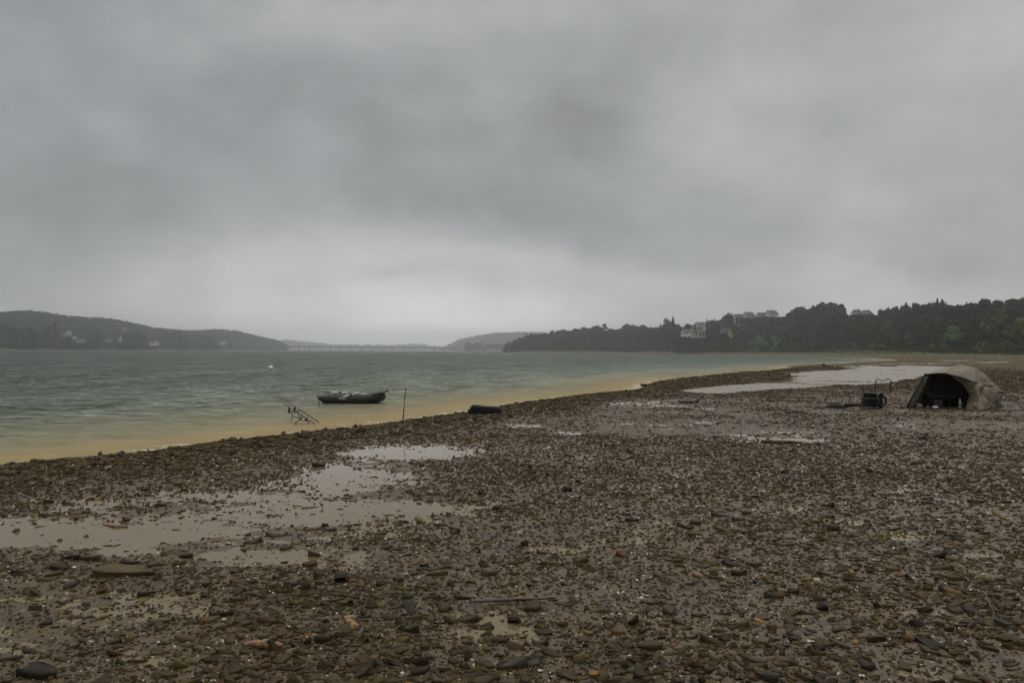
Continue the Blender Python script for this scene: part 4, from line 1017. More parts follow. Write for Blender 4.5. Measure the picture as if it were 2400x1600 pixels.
while x_ < 1085:
    t = (x_ - 655) / 435.0; p = bl.lerp(brr, t)
    pm = MB(); pm.box((p.x, p.y, (p.z - 1.3 - 2) / 2), (2.4, 7.5, p.z - 1.3 + 2), 0); pm.box((p.x, p.y, p.z - 2.0), (3.4, 9, 1.3)); pm.build('pier', M_CONC, br); x_ += 24.35

# ---------------------------------------------------------------- houses
M_ROOFD = mat('dark_slate_roof', (0.035, 0.033, 0.034), 0.7, var=.2, scale=1)
M_ROOFB = mat('brown_tiled_roof', (0.055, 0.040, 0.034), 0.7, var=.2, scale=1)
M_WW = mat('white_render', (0.66, 0.64, 0.61), 0.85, var=.06, scale=.5)
M_WC = mat('cream_render', (0.52, 0.48, 0.37), 0.85, var=.06, scale=.5)
M_WY = mat('yellow_render', (0.62, 0.44, 0.15), 0.85, var=.06, scale=.5)
M_GL = mat('dark_glass', (0.02, 0.022, 0.025), 0.12, 0.5)
M_TIM = mat('brown_timber', (0.045, 0.03, 0.022), 0.7)
def house(label, px, pybase, d, wg, ln, eave, ridge, wall, roof, yaw, chim=True, balcony=False, group=None, name='house', nwin=3, sink=3):
    """gable end faces local -Y, ridge runs along +Y"""
    p = at(px, pybase, d); r = empty(name, p, label, 'house', group)
    Rm = Matrix.Rotation(yaw, 3, 'Z'); T = lambda v: Rm @ Vector(v) + p
    h = wg / 2
    vs = [(-h, 0, -sink), (h, 0, -sink), (h, 0, eave), (0, 0, ridge), (-h, 0, eave), (-h, ln, -sink), (h, ln, -sink), (h, ln, eave), (0, ln, ridge), (-h, ln, eave)]
    MB().add([T(v) for v in vs], [(0, 1, 2, 3, 4), (9, 8, 7, 6, 5), (0, 5, 6, 1), (1, 6, 7, 2), (0, 4, 9, 5)]).build('wall', wall, r)
    ov = .5; sl = (ridge - eave) / h; rv = MB()
    for sg in (-1, 1):
        a = [(0, -ov, ridge + .05), (sg * (h + ov), -ov, eave - sl * ov + .05), (sg * (h + ov), ln + ov, eave - sl * ov + .05), (0, ln + ov, ridge + .05)]
        b = [(v[0], v[1], v[2] + .3) for v in a]
        rv.add([T(v) for v in a + b], [(0, 1, 2, 3), (7, 6, 5, 4), (0, 4, 5, 1), (1, 5, 6, 2), (2, 6, 7, 3), (3, 7, 4, 0)])
    rf = rv.build('roof', roof, r)
    if chim: MB().box(T((h * .35, ln * .55, ridge + .1)), (.9, .9, 1.8), yaw).build('chimney', M_ROOFB, rf)
    def win(x, y, z, w_, hh_, face):
        m_ = MB()
        if face == 'g': m_.box(T((x, y - .05, z)), (w_, .16, hh_), yaw)
        else: m_.box(T((x + (.05 if x > 0 else -.05), y, z)), (.16, w_, hh_), yaw)
        m_.build('window', M_GL, r)
    win(-wg * .17, 0, eave + .9, 1.3, 1.5, 'g'); win(wg * .17, 0, eave + .9, 1.3, 1.5, 'g')
    if nwin > 2: win(0, 0, eave + (ridge - eave) * .68, .8, .9, 'g')
    win(-wg * .24, 0, eave - 1.9, 1.5, 1.5, 'g'); win(wg * .24, 0, eave - 1.9, 1.5, 1.5, 'g')
    for sg in (-1, 1):
        for k in range(max(2, int(ln / 4))):
            win(sg * h, 2 + k * 3.6, eave - 1.7, 1.4, 1.4, 's')
    if balcony:
        bb = MB(); bb.box(T((0, -.8, eave - .6)), (wg * .7, 1.5, .2), yaw); bb.box(T((0, -1.5, eave + .0)), (wg * .7, .1, 1.0), yaw); bb.build('balcony', M_TIM, r)
    return r
house('yellow gabled house with dark roof half hidden in the trees', 1710, 790, 820, 8.0, 12, 3.2, 9.2, M_WY, M_ROOFD, R_(24))
house('cream gabled house with steep roof and balcony right of the long white house', 1645, 790, 860, 9.0, 12, 4.0, 10.4, M_WC, M_ROOFB, R_(14), balcony=True)
house('small cream annex left of the steep cream gable', 1630, 790, 862, 5.2, 7, 4.4, 5.4, M_WC, M_ROOFD, R_(10), chim=False, nwin=2)
house('long low white house with brown roof at the left end of the houses', 1598, 786, 885, 7.5, 12.5, 3.9, 6.6, M_WW, M_ROOFB, R_(-84))
house('dark hipped house roof behind the long white house', 1606, 776, 930, 9, 13, 2.0, 6.6, M_WC, M_ROOFD, R_(-80))
house('pale upper house with low grey roof above the cream gable', 1632, 772, 960, 9.5, 13, 5.2, 8.6, M_WW, M_ROOFD, R_(-75))
G_ = 'houses in a row on the ridge'
house('leftmost ridge house, white gable with steep grey roof', 1722, 760, 1000, 8.5, 12, 6.5, 12.6, M_WW, M_ROOFD, R_(-62), group=G_)
house('second ridge house from the left with broad grey roof', 1745, 753, 1010, 9.5, 14, 6.0, 11.6, M_WW, M_ROOFD, R_(-62), group=G_)
house('third ridge house from the left, lowest roof of the row', 1776, 750, 1030, 9, 12, 5.0, 9.6, M_WW, M_ROOFD, R_(-60), group=G_)
house('rightmost and highest of the ridge row houses, flat dark top', 1798, 746, 1040, 10, 15, 6.0, 10.6, M_WW, M_ROOFD, R_(-62), group=G_)
house('left house of the hazy pair seen in the dip of the treetops', 2002, 742, 900, 8, 8, 4.5, 7.8, M_WC, M_ROOFD, R_(-70), group='pair of houses in the treetop dip')
house('right house of the hazy pair seen in the dip of the treetops', 2024, 742, 910, 8, 9, 4.0, 7.2, M_WC, M_ROOFB, R_(-70), group='pair of houses in the treetop dip')
GL_ = 'houses on the misty left hillside'
for (px, py, d, wg, ln, ev, rg, yw, lb) in [
    (160, 783, 1420, 8, 10, 3.5, 7, 20, 'small pale house highest among the dark trees on the left hill'),
    (147, 791, 1400, 7, 12, 3, 5.5, -60, 'low pale house left of and below the highest one on the left hill'),
    (180, 803, 1360, 9, 12, 3.4, 6.5, -50, 'white house close to the left shore under the dark trees'),
    (175, 793, 1390, 7, 9, 3, 6, 30, 'narrow house between two others on the left hill'),
    (248, 801, 1480, 8, 10, 3, 6, -40, 'small pale house left of the white gable on the far left shore'),
    (284, 799, 1530, 8, 10, 5, 10, 35, 'tall white gabled house above the far left shore'),
    (290, 774, 1850, 12, 14, 4, 7, -60, 'lone pale house high up on the misty left hillside'),
    (354, 808, 1620, 7, 9, 3.4, 6.5, 15, 'left of two small white houses low on the left shore'),
    (366, 808, 1630, 9, 9, 5, 8.5, 20, 'brighter right one of two small white houses low on the left shore'),
    (518, 806, 2010, 10, 12, 4, 8, -30, 'faint distant house near the end of the left hill')]:
    house(lb, px, py, d, wg, ln, ev, rg, M_WW, M_ROOFD, R_(yw), chim=False, group=GL_, nwin=2, sink=1.5)

# ---------------------------------------------------------------- moored boats on the far left shore, birds
M_HULL = mat('white_hull', (0.62, 0.62, 0.60), .4, var=.05)
def hull(name, L_, W_, H_, loc, label, group):
    r = empty(name, loc, label, 'boat', group); m_ = MB(); vs = []
    st2 = [(-.5, .75, .0), (-.3, .95, 0), (0, 1, 0), (.25, .8, .03), (.42, .4, .08), (.5, .04, .16)]
    for (t, w2, up) in st2:
        for (a, zz) in ((-1, 1), (-.8, .35), (0, 0), (.8, .35), (1, 1)): vs.append((loc[0] + t * L_, loc[1] + a * w2 * W_ / 2, loc[2] - .15 + (zz + up) * H_))
    fs = [(i * 5 + k, (i + 1) * 5 + k, (i + 1) * 5 + k + 1, i * 5 + k + 1) for i in range(5) for k in range(4)] + [(0, 1, 2, 3, 4)]
    fs += [(i * 5 + 4, (i + 1) * 5 + 4, (i + 1) * 5, i * 5) for i in range(5)]
    m_.add(vs, fs).build('hull', M_HULL, r)
    c = MB(); c.box((loc[0] - .05 * L_, loc[1], loc[2] + H_ + .3), (L_ * .4, W_ * .6, .9), 0, .8); cb_ = c.build('cabin', M_WW, r)
    c = MB(); c.box((loc[0] - .02 * L_, loc[1] - W_ * .3, loc[2] + H_ + .45), (L_ * .28, .06, .3)); c.build('window', M_GL, cb_)
    return r
GB = 'small boats moored along the far left shore'
proto = None
for i, px in enumerate(list(np.linspace(238, 345, 12)) + list(np.linspace(372, 470, 5)) + [488, 497, 556, 563, 570, 578, 584, 592, 600]):
    px = px + rnd.uniform(-3, 3); d = I(px, [0, 200, 400, 560, 672], [1100, 1350, 1700, 2200, 2700]) - rnd.uniform(15, 45)
    x, y = ad(px, d)
    lab = 'tiny white boat moored in the long row off the left shore' if px < 480 else ('tiny white boat in the clustered moorings near the left end of the bridge' if px > 530 else 'tiny white boat lying apart between row and cluster')
    if proto is None:
        proto = hull('moored_boat', 6, 2.2, .9, (x, y, 0), lab, GB); o = proto
    else:
        o = copy_tree(proto); o.location = (x, y, 0); o['label'] = lab
    o.rotation_euler.z = rnd.uniform(-.5, .5) + (math.pi if rnd.random() < .4 else 0); k = rnd.uniform(.6, 1.15); o.scale = (k, k, k)
# jetty ramp near the spit
ra, rb_ = at(1172, 824.3, 1330), at(1198, 818.6, 1290)
rm = empty('concrete_ramp', ra, 'pale concrete slipway running down to the water at the wooded point', 'slipway')
dvv = (rb_ - ra); nn = Vector((-dvv.y, dvv.x, 0)).normalized() * 2.2
MB().add([ra - nn, rb_ - nn, rb_ + nn, ra + nn] + [p + Vector((0, 0, -1.2)) for p in (ra - nn, rb_ - nn, rb_ + nn, ra + nn)], [(0, 1, 2, 3), (7, 6, 5, 4), (0, 4, 5, 1), (1, 5, 6, 2), (2, 6, 7, 3), (3, 7, 4, 0)]).build('slab', M_SHOT, rm)
MB().tube([ra - nn + Vector((0, 0, .5)), rb_ - nn + Vector((0, 0, .5))], .15, 6).build('kerb', mat('pale_kerb', (.4, .4, .38), .8), rm)
# birds at the inlet
M_BIRD = mat('dark_feathers', (.03, .028, .026), .7)
def bird(loc, label, yaw):
    r = empty('water_bird', loc, label, 'bird', 'dark birds resting at the tip of the inlet'); L_ = Vector(loc)
    m_ = MB(); m_.tube([L_ + Vector(v) for v in ((-.24, 0, .13), (-.16, 0, .14), (-.05, 0, .13), (.08, 0, .15), (.15, 0, .20), (.19, 0, .27), (.215, 0, .32), (.25, 0, .33), (.275, 0, .325))], [.012, .05, .095, .085, .05, .032, .040, .034, .012], 10)
    m_.build('body', M_BIRD, r, True)
    MB().tube([L_ + Vector((.27, 0, .325)), L_ + Vector((.32, 0, .315))], [.012, .004], 6).build('beak', M_ROPE, r)
    for s_ in (-.03, .03): MB().tube([L_ + Vector((0, s_, .06)), L_ + Vector((.01, s_, -.02))], .007, 5).build('leg', M_ROPE, r)
    r.rotation_euler.z = yaw; return r
bproto = None
for i, (px, py) in enumerate([(2043, 838), (2048, 838), (2051, 838), (2059, 839), (2063, 838.5), (2068, 839), (2072, 838.3), (2022, 838.8)]):
    p = onz(px, py + .6, 0.0); lab = 'small dark bird in the loose flock at the inlet tip' if i < 7 else 'single dark bird left of the flock at the inlet tip'
    if bproto is None: bproto = bird(tuple(p), lab, 0); o = bproto
    else: o = copy_tree(bproto); o.location = p; o['label'] = lab; o.rotation_euler.z = rnd.uniform(0, 6)
    k = 1.5; o.scale = (k, k, k)

# ---------------------------------------------------------------- prominent stones, each on its own
def one_stone(name, loc, size, thick, elong, yaw, tilt, tdir, tone, label, group='larger stones lying loose on the beach', K=8, seed=0, cat='stone', sink=.25, rings=None):
    rs = np.random.default_rng(seed + 500)
    P, Fa, St, To, C = stone_batch(np.zeros((1, 3)), np.array([size]), np.array([thick]), np.array([elong]), np.array([yaw]), np.array([tilt]), np.array([tdir]),
                                   np.array([tone]), K=K, rs=rs, blocky=.30, rings=rings or [(0.88, -0.6, .05), (0.99, -0.1, .05), (1.0, 0.34, .05), (0.95, 0.47, .05)])
    o = np_mesh(name, P, Fa, St, To, M_STONE, {'tone': C})
    o.location = (loc[0], loc[1], loc[2] + size * thick * (0.42 - sink))
    return tag(o, label, cat, group)
TN = {'dark grey': (.026, .021, .014), 'olive grey': (.048, .038, .019), 'brown': (.066, .045, .019), 'rust brown': (.080, .042, .019), 'grey': (.050, .043, .029), 'ochre': (.24, .15, .06), 'pale': (.34, .29, .20)}
special = [
    ((288, 1345), 130, .34, 2.3, .12, 0.05, 0, (.115, .085, .042), 'big mossy yellow-brown slab half sunk in the left mud', 'rock_slab'),
    ((138, 1332), 52, .30, 1.8, .5, .15, 1, TN['dark grey'], 'flat dark slate just left of the big mossy slab', 'slate'),
    ((205, 1312), 48, .4, 1.8, .1, .1, 2, TN['olive grey'], 'low grey stone above the left end of the big mossy slab', 'stone'),
    ((168, 1308), 34, .4, 1.3, .8, .2, 2, TN['dark grey'], 'dark broken slate topmost of the pile above the mossy slab', 'slate'),
    ((236, 1388), 20, .65, 1.0, .1, .1, 2, TN['rust brown'], 'small square brown block alone below the big mossy slab', 'stone_block'),
    ((747, 1093), 27, .6, 1.35, .1, .1, 2, TN['olive grey'], 'square block standing in the puddle near the shore ridge', 'stone_block'),
    ((295, 1222), 16, 1.0, 1.0, .1, .2, 2, TN['rust brown'], 'upright reddish stone among wood bits in the left puddle', 'stone'),
    ((435, 1305), 32, .4, 1.4, .1, .15, 2, TN['dark grey'], 'triangular dark stone right of the mossy slab', 'stone'),
    ((735, 1303), 34, .5, 1.3, .9, .3, 2, TN['brown'], 'tilted brown wedge stone at the left edge of centre', 'stone'),
    ((1915, 1364), 17, .85, 1.0, .2, .1, 2, (.50, .40, .24), 'rounded pale yellow stone standing out right of centre', 'quartz_stone'),
    ((820, 1449), 26, .55, 1.4, .1, .1, 2, (.45, .33, .22), 'pale pinkish stone near the bottom left of centre', 'quartz_stone'),
    ((1378, 1484), 20, .5, 1.4, .3, .1, 1, TN['ochre'], 'small ochre stone right of the long stick', 'stone'),
    ((1252, 1426), 46, .5, 1.2, .2, .22, 2, TN['brown'], 'large brown stone under the right end of the long stick', 'stone'),
    ((1145, 1346), 36, .65, 1.1, .3, .3, 2, (.10, .085, .05), 'rough yellowish wedge above the long stick', 'stone'),
    ((1040, 1430), 32, .5, 1.1, .5, .4, 1, TN['brown'], 'brown tilted flake left of the long stick', 'stone'),
    ((1345, 1410), 30, .5, 1.2, .5, .3, 1, (.14, .10, .055), 'light brown stone just beyond the right tip of the long stick', 'stone'),
    ((960, 1477), 42, .5, 1.4, .2, .15, 1, TN['olive grey'], 'rounded olive stone with a reddish flake on its left', 'stone'),
    ((1170, 1415 + 88), 44, .4, 1.6, .1, .1, 1, TN['olive grey'], 'long olive stone in the near mud below the long stick', 'stone'),
    ((1522, 1517), 52, .45, 1.7, .1, .1, 1, TN['brown'], 'big rounded brown slab at the lower right of centre', 'rock_slab'),
    ((1140, 1562), 56, .35, 1.8, .1, .1, 1, TN['olive grey'], 'large flat olive slab at the bottom centre', 'rock_slab'),
    ((1355, 1545), 34, .6, 1.1, .2, .3, 1, (.16, .11, .045), 'mossy ochre stone at the bottom right of centre', 'stone'),
    ((848, 1582), 40, .5, 1.2, .4, .4, 1, TN['dark grey'], 'black wedge stone on the bottom edge left of centre', 'stone'),
    ((95, 1580), 110, .32, 1.9, .3, .1, 1, TN['dark grey'], 'broad dark slab at the bottom left corner', 'rock_slab'),
    ((2230, 1312), 44, .35, 1.7, .2, .1, 1, (.085, .070, .040), 'flat tan stone in the pile at the right', 'stone'),
    ((2200, 1306), 30, .7, 1.1, .2, .3, 1, TN['dark grey'], 'dark upright stone left in the pile at the right', 'stone'),
    ((2222, 1300), 28, .5, 1.3, .7, .6, 2, TN['dark grey'], 'leaning dark flake at the back of the pile at the right', 'slate'),
    ((2216, 1333), 30, .5, 1.2, .3, .3, 1, TN['olive grey'], 'grey stone at the front of the pile at the right', 'stone'),
    ((2165, 1490), 38, .42, 1.6, .1, .08, 1, (.105, .092, .060), 'smooth rectangular tan stone at the lower right', 'stone'),
    ((2132, 1498), 26, .8, 1.1, .4, .3, 2, TN['ochre'], 'orange-brown lump touching the smooth tan stone', 'stone'),
    ((2350, 1462), 44, .4, 1.7, .1, .1, 2, TN['grey'], 'long grey stone near the right edge', 'stone'),
    ((2222, 1477), 22, .8, 1.0, .1, .1, 2, TN['olive grey'], 'small round pebble right of the smooth tan stone', 'pebble'),
    ((2085, 1420), 38, .3, 1.9, .1, .1, 2, TN['brown'], 'straight-edged brown slab in the lower right mud', 'slate'),
    ((2270, 1470), 34, .3, 1.9, .9, .5, 2, TN['olive grey'], 'leaf-shaped slate leaning on edge at the lower right', 'slate'),
    ((2050, 1500), 46, .4, 1.4, .4, .3, 2, TN['dark grey'], 'dark angular slab left of the smooth tan stone', 'slate'),
    ((1630, 1555), 38, .6, 1.2, .8, .5, 2, TN['rust brown'], 'dark reddish stone tilted at the bottom right of centre', 'stone'),
    ((1660, 1572), 30, .5, 1.2, .3, .3, 2, TN['olive grey'], 'olive stone touching the tilted reddish one', 'stone'),
    ((1785, 1505), 42, .35, 1.7, .1, .1, 2, (.13, .10, .055), 'yellow-brown flat stone before the smooth mud patch', 'stone'),
    ((1630, 1228), 30, .6, 1.4, .1, .1, 2, TN['grey'], 'squared grey block right of centre in the gravel', 'stone_block'),
    ((1330, 1152), 26, .8, 1.1, .3, .3, 2, TN['dark grey'], 'dark pointed stone in the gravel at centre', 'stone'),
    ((1480, 1220), 30, .4, 1.6, .1, .1, 2, TN['dark grey'], 'pair-topped dark stone right of centre', 'stone'),
    ((1730, 1345), 34, .5, 1.3, .1, .2, 2, TN['dark grey'], 'dark squat stone left of the pale yellow one', 'stone'),
    ((1475, 966), 14, .7, 1.1, .3, .2, 2, (.36, .20, .07), 'small bright orange stone out in the wet gravel', 'stone'),
    ((2380, 1064), 20, .6, 1.3, .3, .2, 2, (.40, .30, .26), 'pinkish pale stone at the right edge of the beach', 'stone'),
    ((1805, 988), 12, .6, 1.3, .3, .2, 2, (.30, .20, .10), 'tiny tan stone in the gravel before the barrow', 'stone'),
    ((1510, 905), 14, .7, 1.3, .1, .3, 2, TN['dark grey'], 'dark rock tip at the near end of the gravel spit', 'rock'),
    ((1932, 858.6), 12, .7, 1.4, .1, .1, 2, TN['dark grey'], 'black rock on the far tip of the gravel spit', 'rock'),
    ((1944, 859.2), 9, .5, 1.6, .1, .1, 2, TN['dark grey'], 'smaller black rock right of the one on the spit tip', 'rock'),
    ((2313, 846), 6, .6, 1.4, .1, .1, 2, TN['dark grey'], 'dark boulder out on the far right flats', 'boulder'),
]
placed = []
for i, ((px, py), wpx, th_, el_, tl_, ti_, yd, tn, lb, nm) in enumerate(special):
    p = drop(px, py); dist = p.y; wide = wpx / FPX * dist
    sz = wide / math.sqrt(el_) * .98
    o = one_stone(nm, p, sz, th_, el_, rnd.uniform(-.25, .25), ti_, rnd.uniform(0, 6), tn, lb, seed=i, sink=.28); placed.append((p.x, p.y, wide))
    if i == 0:
        bpy.data.objects.remove(o)
        o = one_stone(nm, p, sz * 1.05, .26, 2.6, .04, .05, 1.3, tn, lb, seed=77, sink=.2, K=13, rings=[(0.95, -0.6, .04), (1.0, 0.1, .06), (1.01, 0.36, .07), (0.97, 0.46, .07), (0.7, .50, .12)])
    o['category'] = {'rock_slab': 'rock', 'quartz_stone': 'stone', 'stone_block': 'stone'}.get(nm, nm)
names = list(TN)[:6]; cnt = 0; tries = 0
zones = [('left', 0, 800), ('middle', 800, 1600), ('right', 1600, 2400)]
protos = {}
while cnt < 235 and tries < 5000:
    tries += 1
    px = rnd.uniform(10, 2390); py = 1130 + 470 * rnd.random() ** .75
    b_ = puddle_bias(np.array([0.0]), np.array([5.0]))
    p = drop(px, py)
    if any((p.x - a) ** 2 + (p.y - b) ** 2 < (.6 * (w2 + .1)) ** 2 for a, b, w2 in placed): continue
    pb_ = float(puddle_bias(np.array([p.x]), np.array([p.y]))[0])
    if rnd.random() < .75 * pb_: continue
    sz = rnd.choice([.07, .075, .085, .095, .105, .12, .14]) * rnd.uniform(.8, 1.1) * (1.0 if p.y < 8 else 1.15)
    tn = rnd.choice(('dark grey', 'olive grey', 'brown', 'grey', 'brown', 'olive grey') if rnd.random() < .94 else names[3:]); flat = rnd.random() < .84
    th_ = rnd.uniform(.16, .34) if flat else rnd.uniform(.45, .75); el_ = rnd.uniform(1.1, 2.1); ti = abs(rnd.gauss(0, .16)) + (rnd.uniform(.3, .8) if rnd.random() < .14 else 0)
    zone = [z for z, a, b in zones if a <= px <= b][0]; row = 'near' if py > 1430 else ('middle' if py > 1270 else 'farther')
    tilt_w = 'tilted up on edge' if ti > .35 else ('lying flat' if flat else 'blunt and chunky')
    lb = '%s stone %s in the %s mud, %s part of the beach' % (tn, tilt_w, row, zone)
    one_stone('beach_stone', p, sz, th_, el_, rnd.uniform(0, 6.3), ti, rnd.uniform(0, 6.3), tuple(np.array(TN[tn]) * rnd.uniform(.7, 1.25)), lb, seed=cnt + 100, K=rnd.choice([4, 5, 5, 6]), sink=.42)
    placed.append((p.x, p.y, sz)); cnt += 1

# ---------------------------------------------------------------- trees
def leaf_mat(name, c, var=.35):
    m = bpy.data.materials.new(name); m.use_nodes = True; t = NT(m.node_tree); p = t.n['Principled BSDF']
    oi = t.n.new('ShaderNodeObjectInfo'); at_ = t.attr('clump').outputs['Fac']
    a = tuple(q_ * (1 - var * 1.5) for q_ in c); b = tuple(q_ * (1 + var * 1.5) for q_ in c)
    cc = t.mix(at_, a, b); hv = t.n.new('ShaderNodeHueSaturation'); t.link(cc, hv.inputs['Color'])
    t.link(t.math('ADD', .6, t.math('MULTIPLY', oi.outputs['Random'], .95)), hv.inputs['Value']); t.link(t.math('ADD', .465, t.math('MULTIPLY', oi.outputs['Random'], .055)), hv.inputs['Hue'])
    t.link(hv.outputs[0], p.inputs['Base Color']); p.inputs['Roughness'].default_value = .65; p.inputs['Specular IOR Level'].default_value = .08
    return m
M_LEAF = leaf_mat('dark_foliage', (0.016, 0.030, 0.010)); M_LEAFM = leaf_mat('mid_foliage', (0.034, 0.056, 0.014)); M_LEAFP = leaf_mat('pale_foliage', (0.090, 0.130, 0.036)); M_NEED = leaf_mat('conifer_needles', (0.009, 0.019, 0.011))
M_BARK = mat('grey_brown_bark', (0.06, 0.05, 0.04), .8)
def quads_np(C, S, rs):
    """small random leaf quads at centres C with size S"""
    n = len(C); a = rs.normal(size=(n, 3)); a /= np.linalg.norm(a, axis=1)[:, None]; b = rs.normal(size=(n, 3)); b -= (a * b).sum(1)[:, None] * a; b /= np.linalg.norm(b, axis=1)[:, None]
    a = a * S[:, None] * .5; b = b * S[:, None] * .5 * rs.uniform(.6, 1, (n, 1))
    return np.stack([C - a - b, C + a - b, C + a + b, C - a + b], 1)
def crown_np(kind, n, rs):
    """unit-height tree; returns quads (n,4,3) and clump shade"""
    if kind == 'conifer':
        t = rs.random(n) ** .75; z = .12 + .88 * (1 - t)
        lay = np.floor(z * 13) / 13; rr = (1.02 - z) * .25 * (0.55 + .45 * (1 - (z - lay) * 13)) * rs.uniform(.35, 1.05, n); a = rs.uniform(0, 6.283, n)
        C = np.stack([rr * np.cos(a), rr * np.sin(a), z - rr * .25], 1); sh = rs.random(n) * .5 + z * .0 + .25; S = np.full(n, .055)
    else:
        ncl = {'broad': 26, 'bush': 16, 'tall': 24, 'thin': 12}[kind]; W = {'broad': .34, 'bush': .50, 'tall': .22, 'thin': .16}[kind]
        z0 = {'broad': .22, 'bush': .04, 'tall': .16, 'thin': .3}[kind]
        cc = []; 
        for _ in range(ncl):
            u = rs.random(); zz = z0 + (1 - z0) * u; prof = math.sin(min(1, (u * .86 + .18)) * math.pi) ** .55
            a = rs.uniform(0, 6.283); q_ = W * prof * rs.uniform(.25, 1.0)
            cc.append((q_ * math.cos(a), q_ * math.sin(a), zz * .93, rs.uniform(.07, .15) * (1.25 if kind == 'bush' else 1) * (.7 if kind == 'thin' else 1), rs.random()))
        cc = np.array(cc); k = rs.integers(0, ncl, n); v = rs.normal(size=(n, 3)); v /= np.linalg.norm(v, axis=1)[:, None]
        C = cc[k, :3] + v * (cc[k, 3] * rs.uniform(.5, 1.1, n))[:, None] * np.array([1.1, 1.1, .8]); C[:, 2] = np.clip(C[:, 2], .01, 1.02)
        sh = cc[k, 4] * .6 + rs.random(n) * .4; S = np.full(n, .055)
    return C, S, sh
def crown_mesh(kind, n, seed, m):
    rs = np.random.default_rng(seed); C, S, sh = crown_np(kind, n, rs); Q = quads_np(C, S, rs); v = Q.reshape(-1, 3)
    o = np_mesh('crown', v, np.arange(len(v)), np.arange(n) * 4, np.full(n, 4), m, {'clump': np.repeat(sh, 4)}); return o
def tree_proto(kind, name, seed, m, n, label, group):
    r = empty(name, (0, 0, 0), label, 'bush' if kind == 'bush' else 'tree', group)
    c = crown_mesh(kind, n, seed, m); c.parent = r
    rs = random.Random(seed); tr = MB(); top = {'conifer': .95, 'bush': .5}.get(kind, .72)
    tr.tube([(0, 0, -.08), (.004, 0, .15), (-.006, .006, .4), (0, 0, top)], [.022, .016, .011, .003], 7)
    if kind != 'conifer':
        for k in range(6):
            a = rs.uniform(0, 6.3); z = rs.uniform(.2, .55); tr.tube([(0, 0, z), (.10 * math.cos(a), .10 * math.sin(a), z + .12), (.17 * math.cos(a), .17 * math.sin(a), z + .26)], [.008, .005, .002], 5)
    tr.build('trunk', M_BARK, r)
    return r
GW = 'trees in the wood along the right shore'
protos = []
for i in range(5): protos.append(('broad', tree_proto('broad', 'broadleaf_tree', 200 + i, (M_LEAF, M_LEAFM)[i % 2], 1500, 'x', GW)))
for i in range(3): protos.append(('tall', tree_proto('tall', 'broadleaf_tree', 230 + i, M_LEAF, 1300, 'x', GW)))
for i in range(3): protos.append(('conifer', tree_proto('conifer', 'conifer_tree', 240 + i, M_NEED, 1300, 'x', GW)))
for i in range(3): protos.append(('bush', tree_proto('bush', 'shoreline_bush', 250 + i, (M_LEAFM, M_LEAFP, M_LEAFP)[i], 1300, 'x', 'bushes at the foot of the right wood')))
protos.append(('thin', tree_proto('thin', 'slender_tree', 260, M_LEAFM, 500, 'x', GW)))
by_kind = {}
for k, p in protos: by_kind.setdefault(k, []).append(p)
used_p = set()
def place_tree(kind, x, y, z, h, label, wscale=1.0, group=None, which=None):
    p = by_kind[kind][which] if which is not None else rnd.choice(by_kind[kind])
    o = p if p.name not in used_p else copy_tree(p); used_p.add(p.name)
    o.location = (x, y, z); o.scale = (h * wscale, h * wscale, h); o.rotation_euler.z = rnd.uniform(0, 6.28); o['label'] = label
    if group: o['group'] = group
    return o
# skyline of the right wood (pixel column -> highest row), and windows kept open in front of houses
SKX = [1180, 1195, 1215, 1240, 1262, 1290, 1330, 1366, 1400, 1440, 1470, 1505, 1520, 1560, 1575, 1588, 1600, 1640, 1655, 1690, 1705, 1716, 1730, 1770, 1800, 1826, 1850, 1875, 1900, 1935, 1975, 1990, 2000, 2035, 2045, 2060, 2090, 2120, 2150, 2165, 2197, 2250, 2262, 2300, 2340, 2400, 2700]
SKY_ = [812, 806, 786, 782, 785, 778, 773, 764, 768, 775, 762, 765, 770, 766, 746, 760, 772, 768, 752, 752, 738, 742, 752, 744, 741, 738, 730, 722, 720, 711, 712, 722, 730, 734, 728, 713, 716, 708, 714, 714, 703, 716, 709, 705, 707, 700, 702]
HW = [(1590, 1626, 789, 880), (1624, 1660, 792, 855), (1692, 1703, 780, 815), (1703, 1720, 791, 815), (1586, 1626, 775, 925), (1626, 1662, 776, 955), (1716, 1730, 764, 995), (1728, 1774, 743.5, 1005), (1770, 1828, 741.5, 1025), (1996, 2042, 736, 895)]
def cap_height(px, d, z, h):
    ymin = I(px, SKX, SKY_) + rnd.choice([rnd.uniform(-6, -1), rnd.uniform(0, 9), rnd.uniform(3, 15), rnd.uniform(3, 15)]) * min(1.0, 700 / d + .2)
    halfw = h * .50 / d * FPX
    for (a, b, ym, dh) in HW:
        if a - halfw < px < b + halfw and d < dh: ymin = max(ymin, ym + rnd.uniform(-.5, 6))
    zt = float(at(px, ymin, d).z)
    return min(h, zt - z)
cand = []
pxs = 1188.0
r_rs = random.Random(5)
Y = 300
for row in range(0, 26):
    px = 1184.0 + r_rs.uniform(0, 4)
    while px < 2700:
        d0 = I(px, RW['px'], RW['d0']); d = d0 + 2 + row * 8.5 + r_rs.uniform(-3, 3)
        step = 8.0 / d * FPX
        if row * 8.5 < I(px, RW['px'], RW['dt']) + 25: cand.append((px, d, row))
        px += step * r_rs.uniform(.75, 1.25)
cx_ = np.array([c[0] for c in cand]); cd_ = np.array([c[1] for c in cand]); X_ = (cx_ - 1200) / FPX * cd_
Z_ = land(X_, cd_)[0]
trees = []
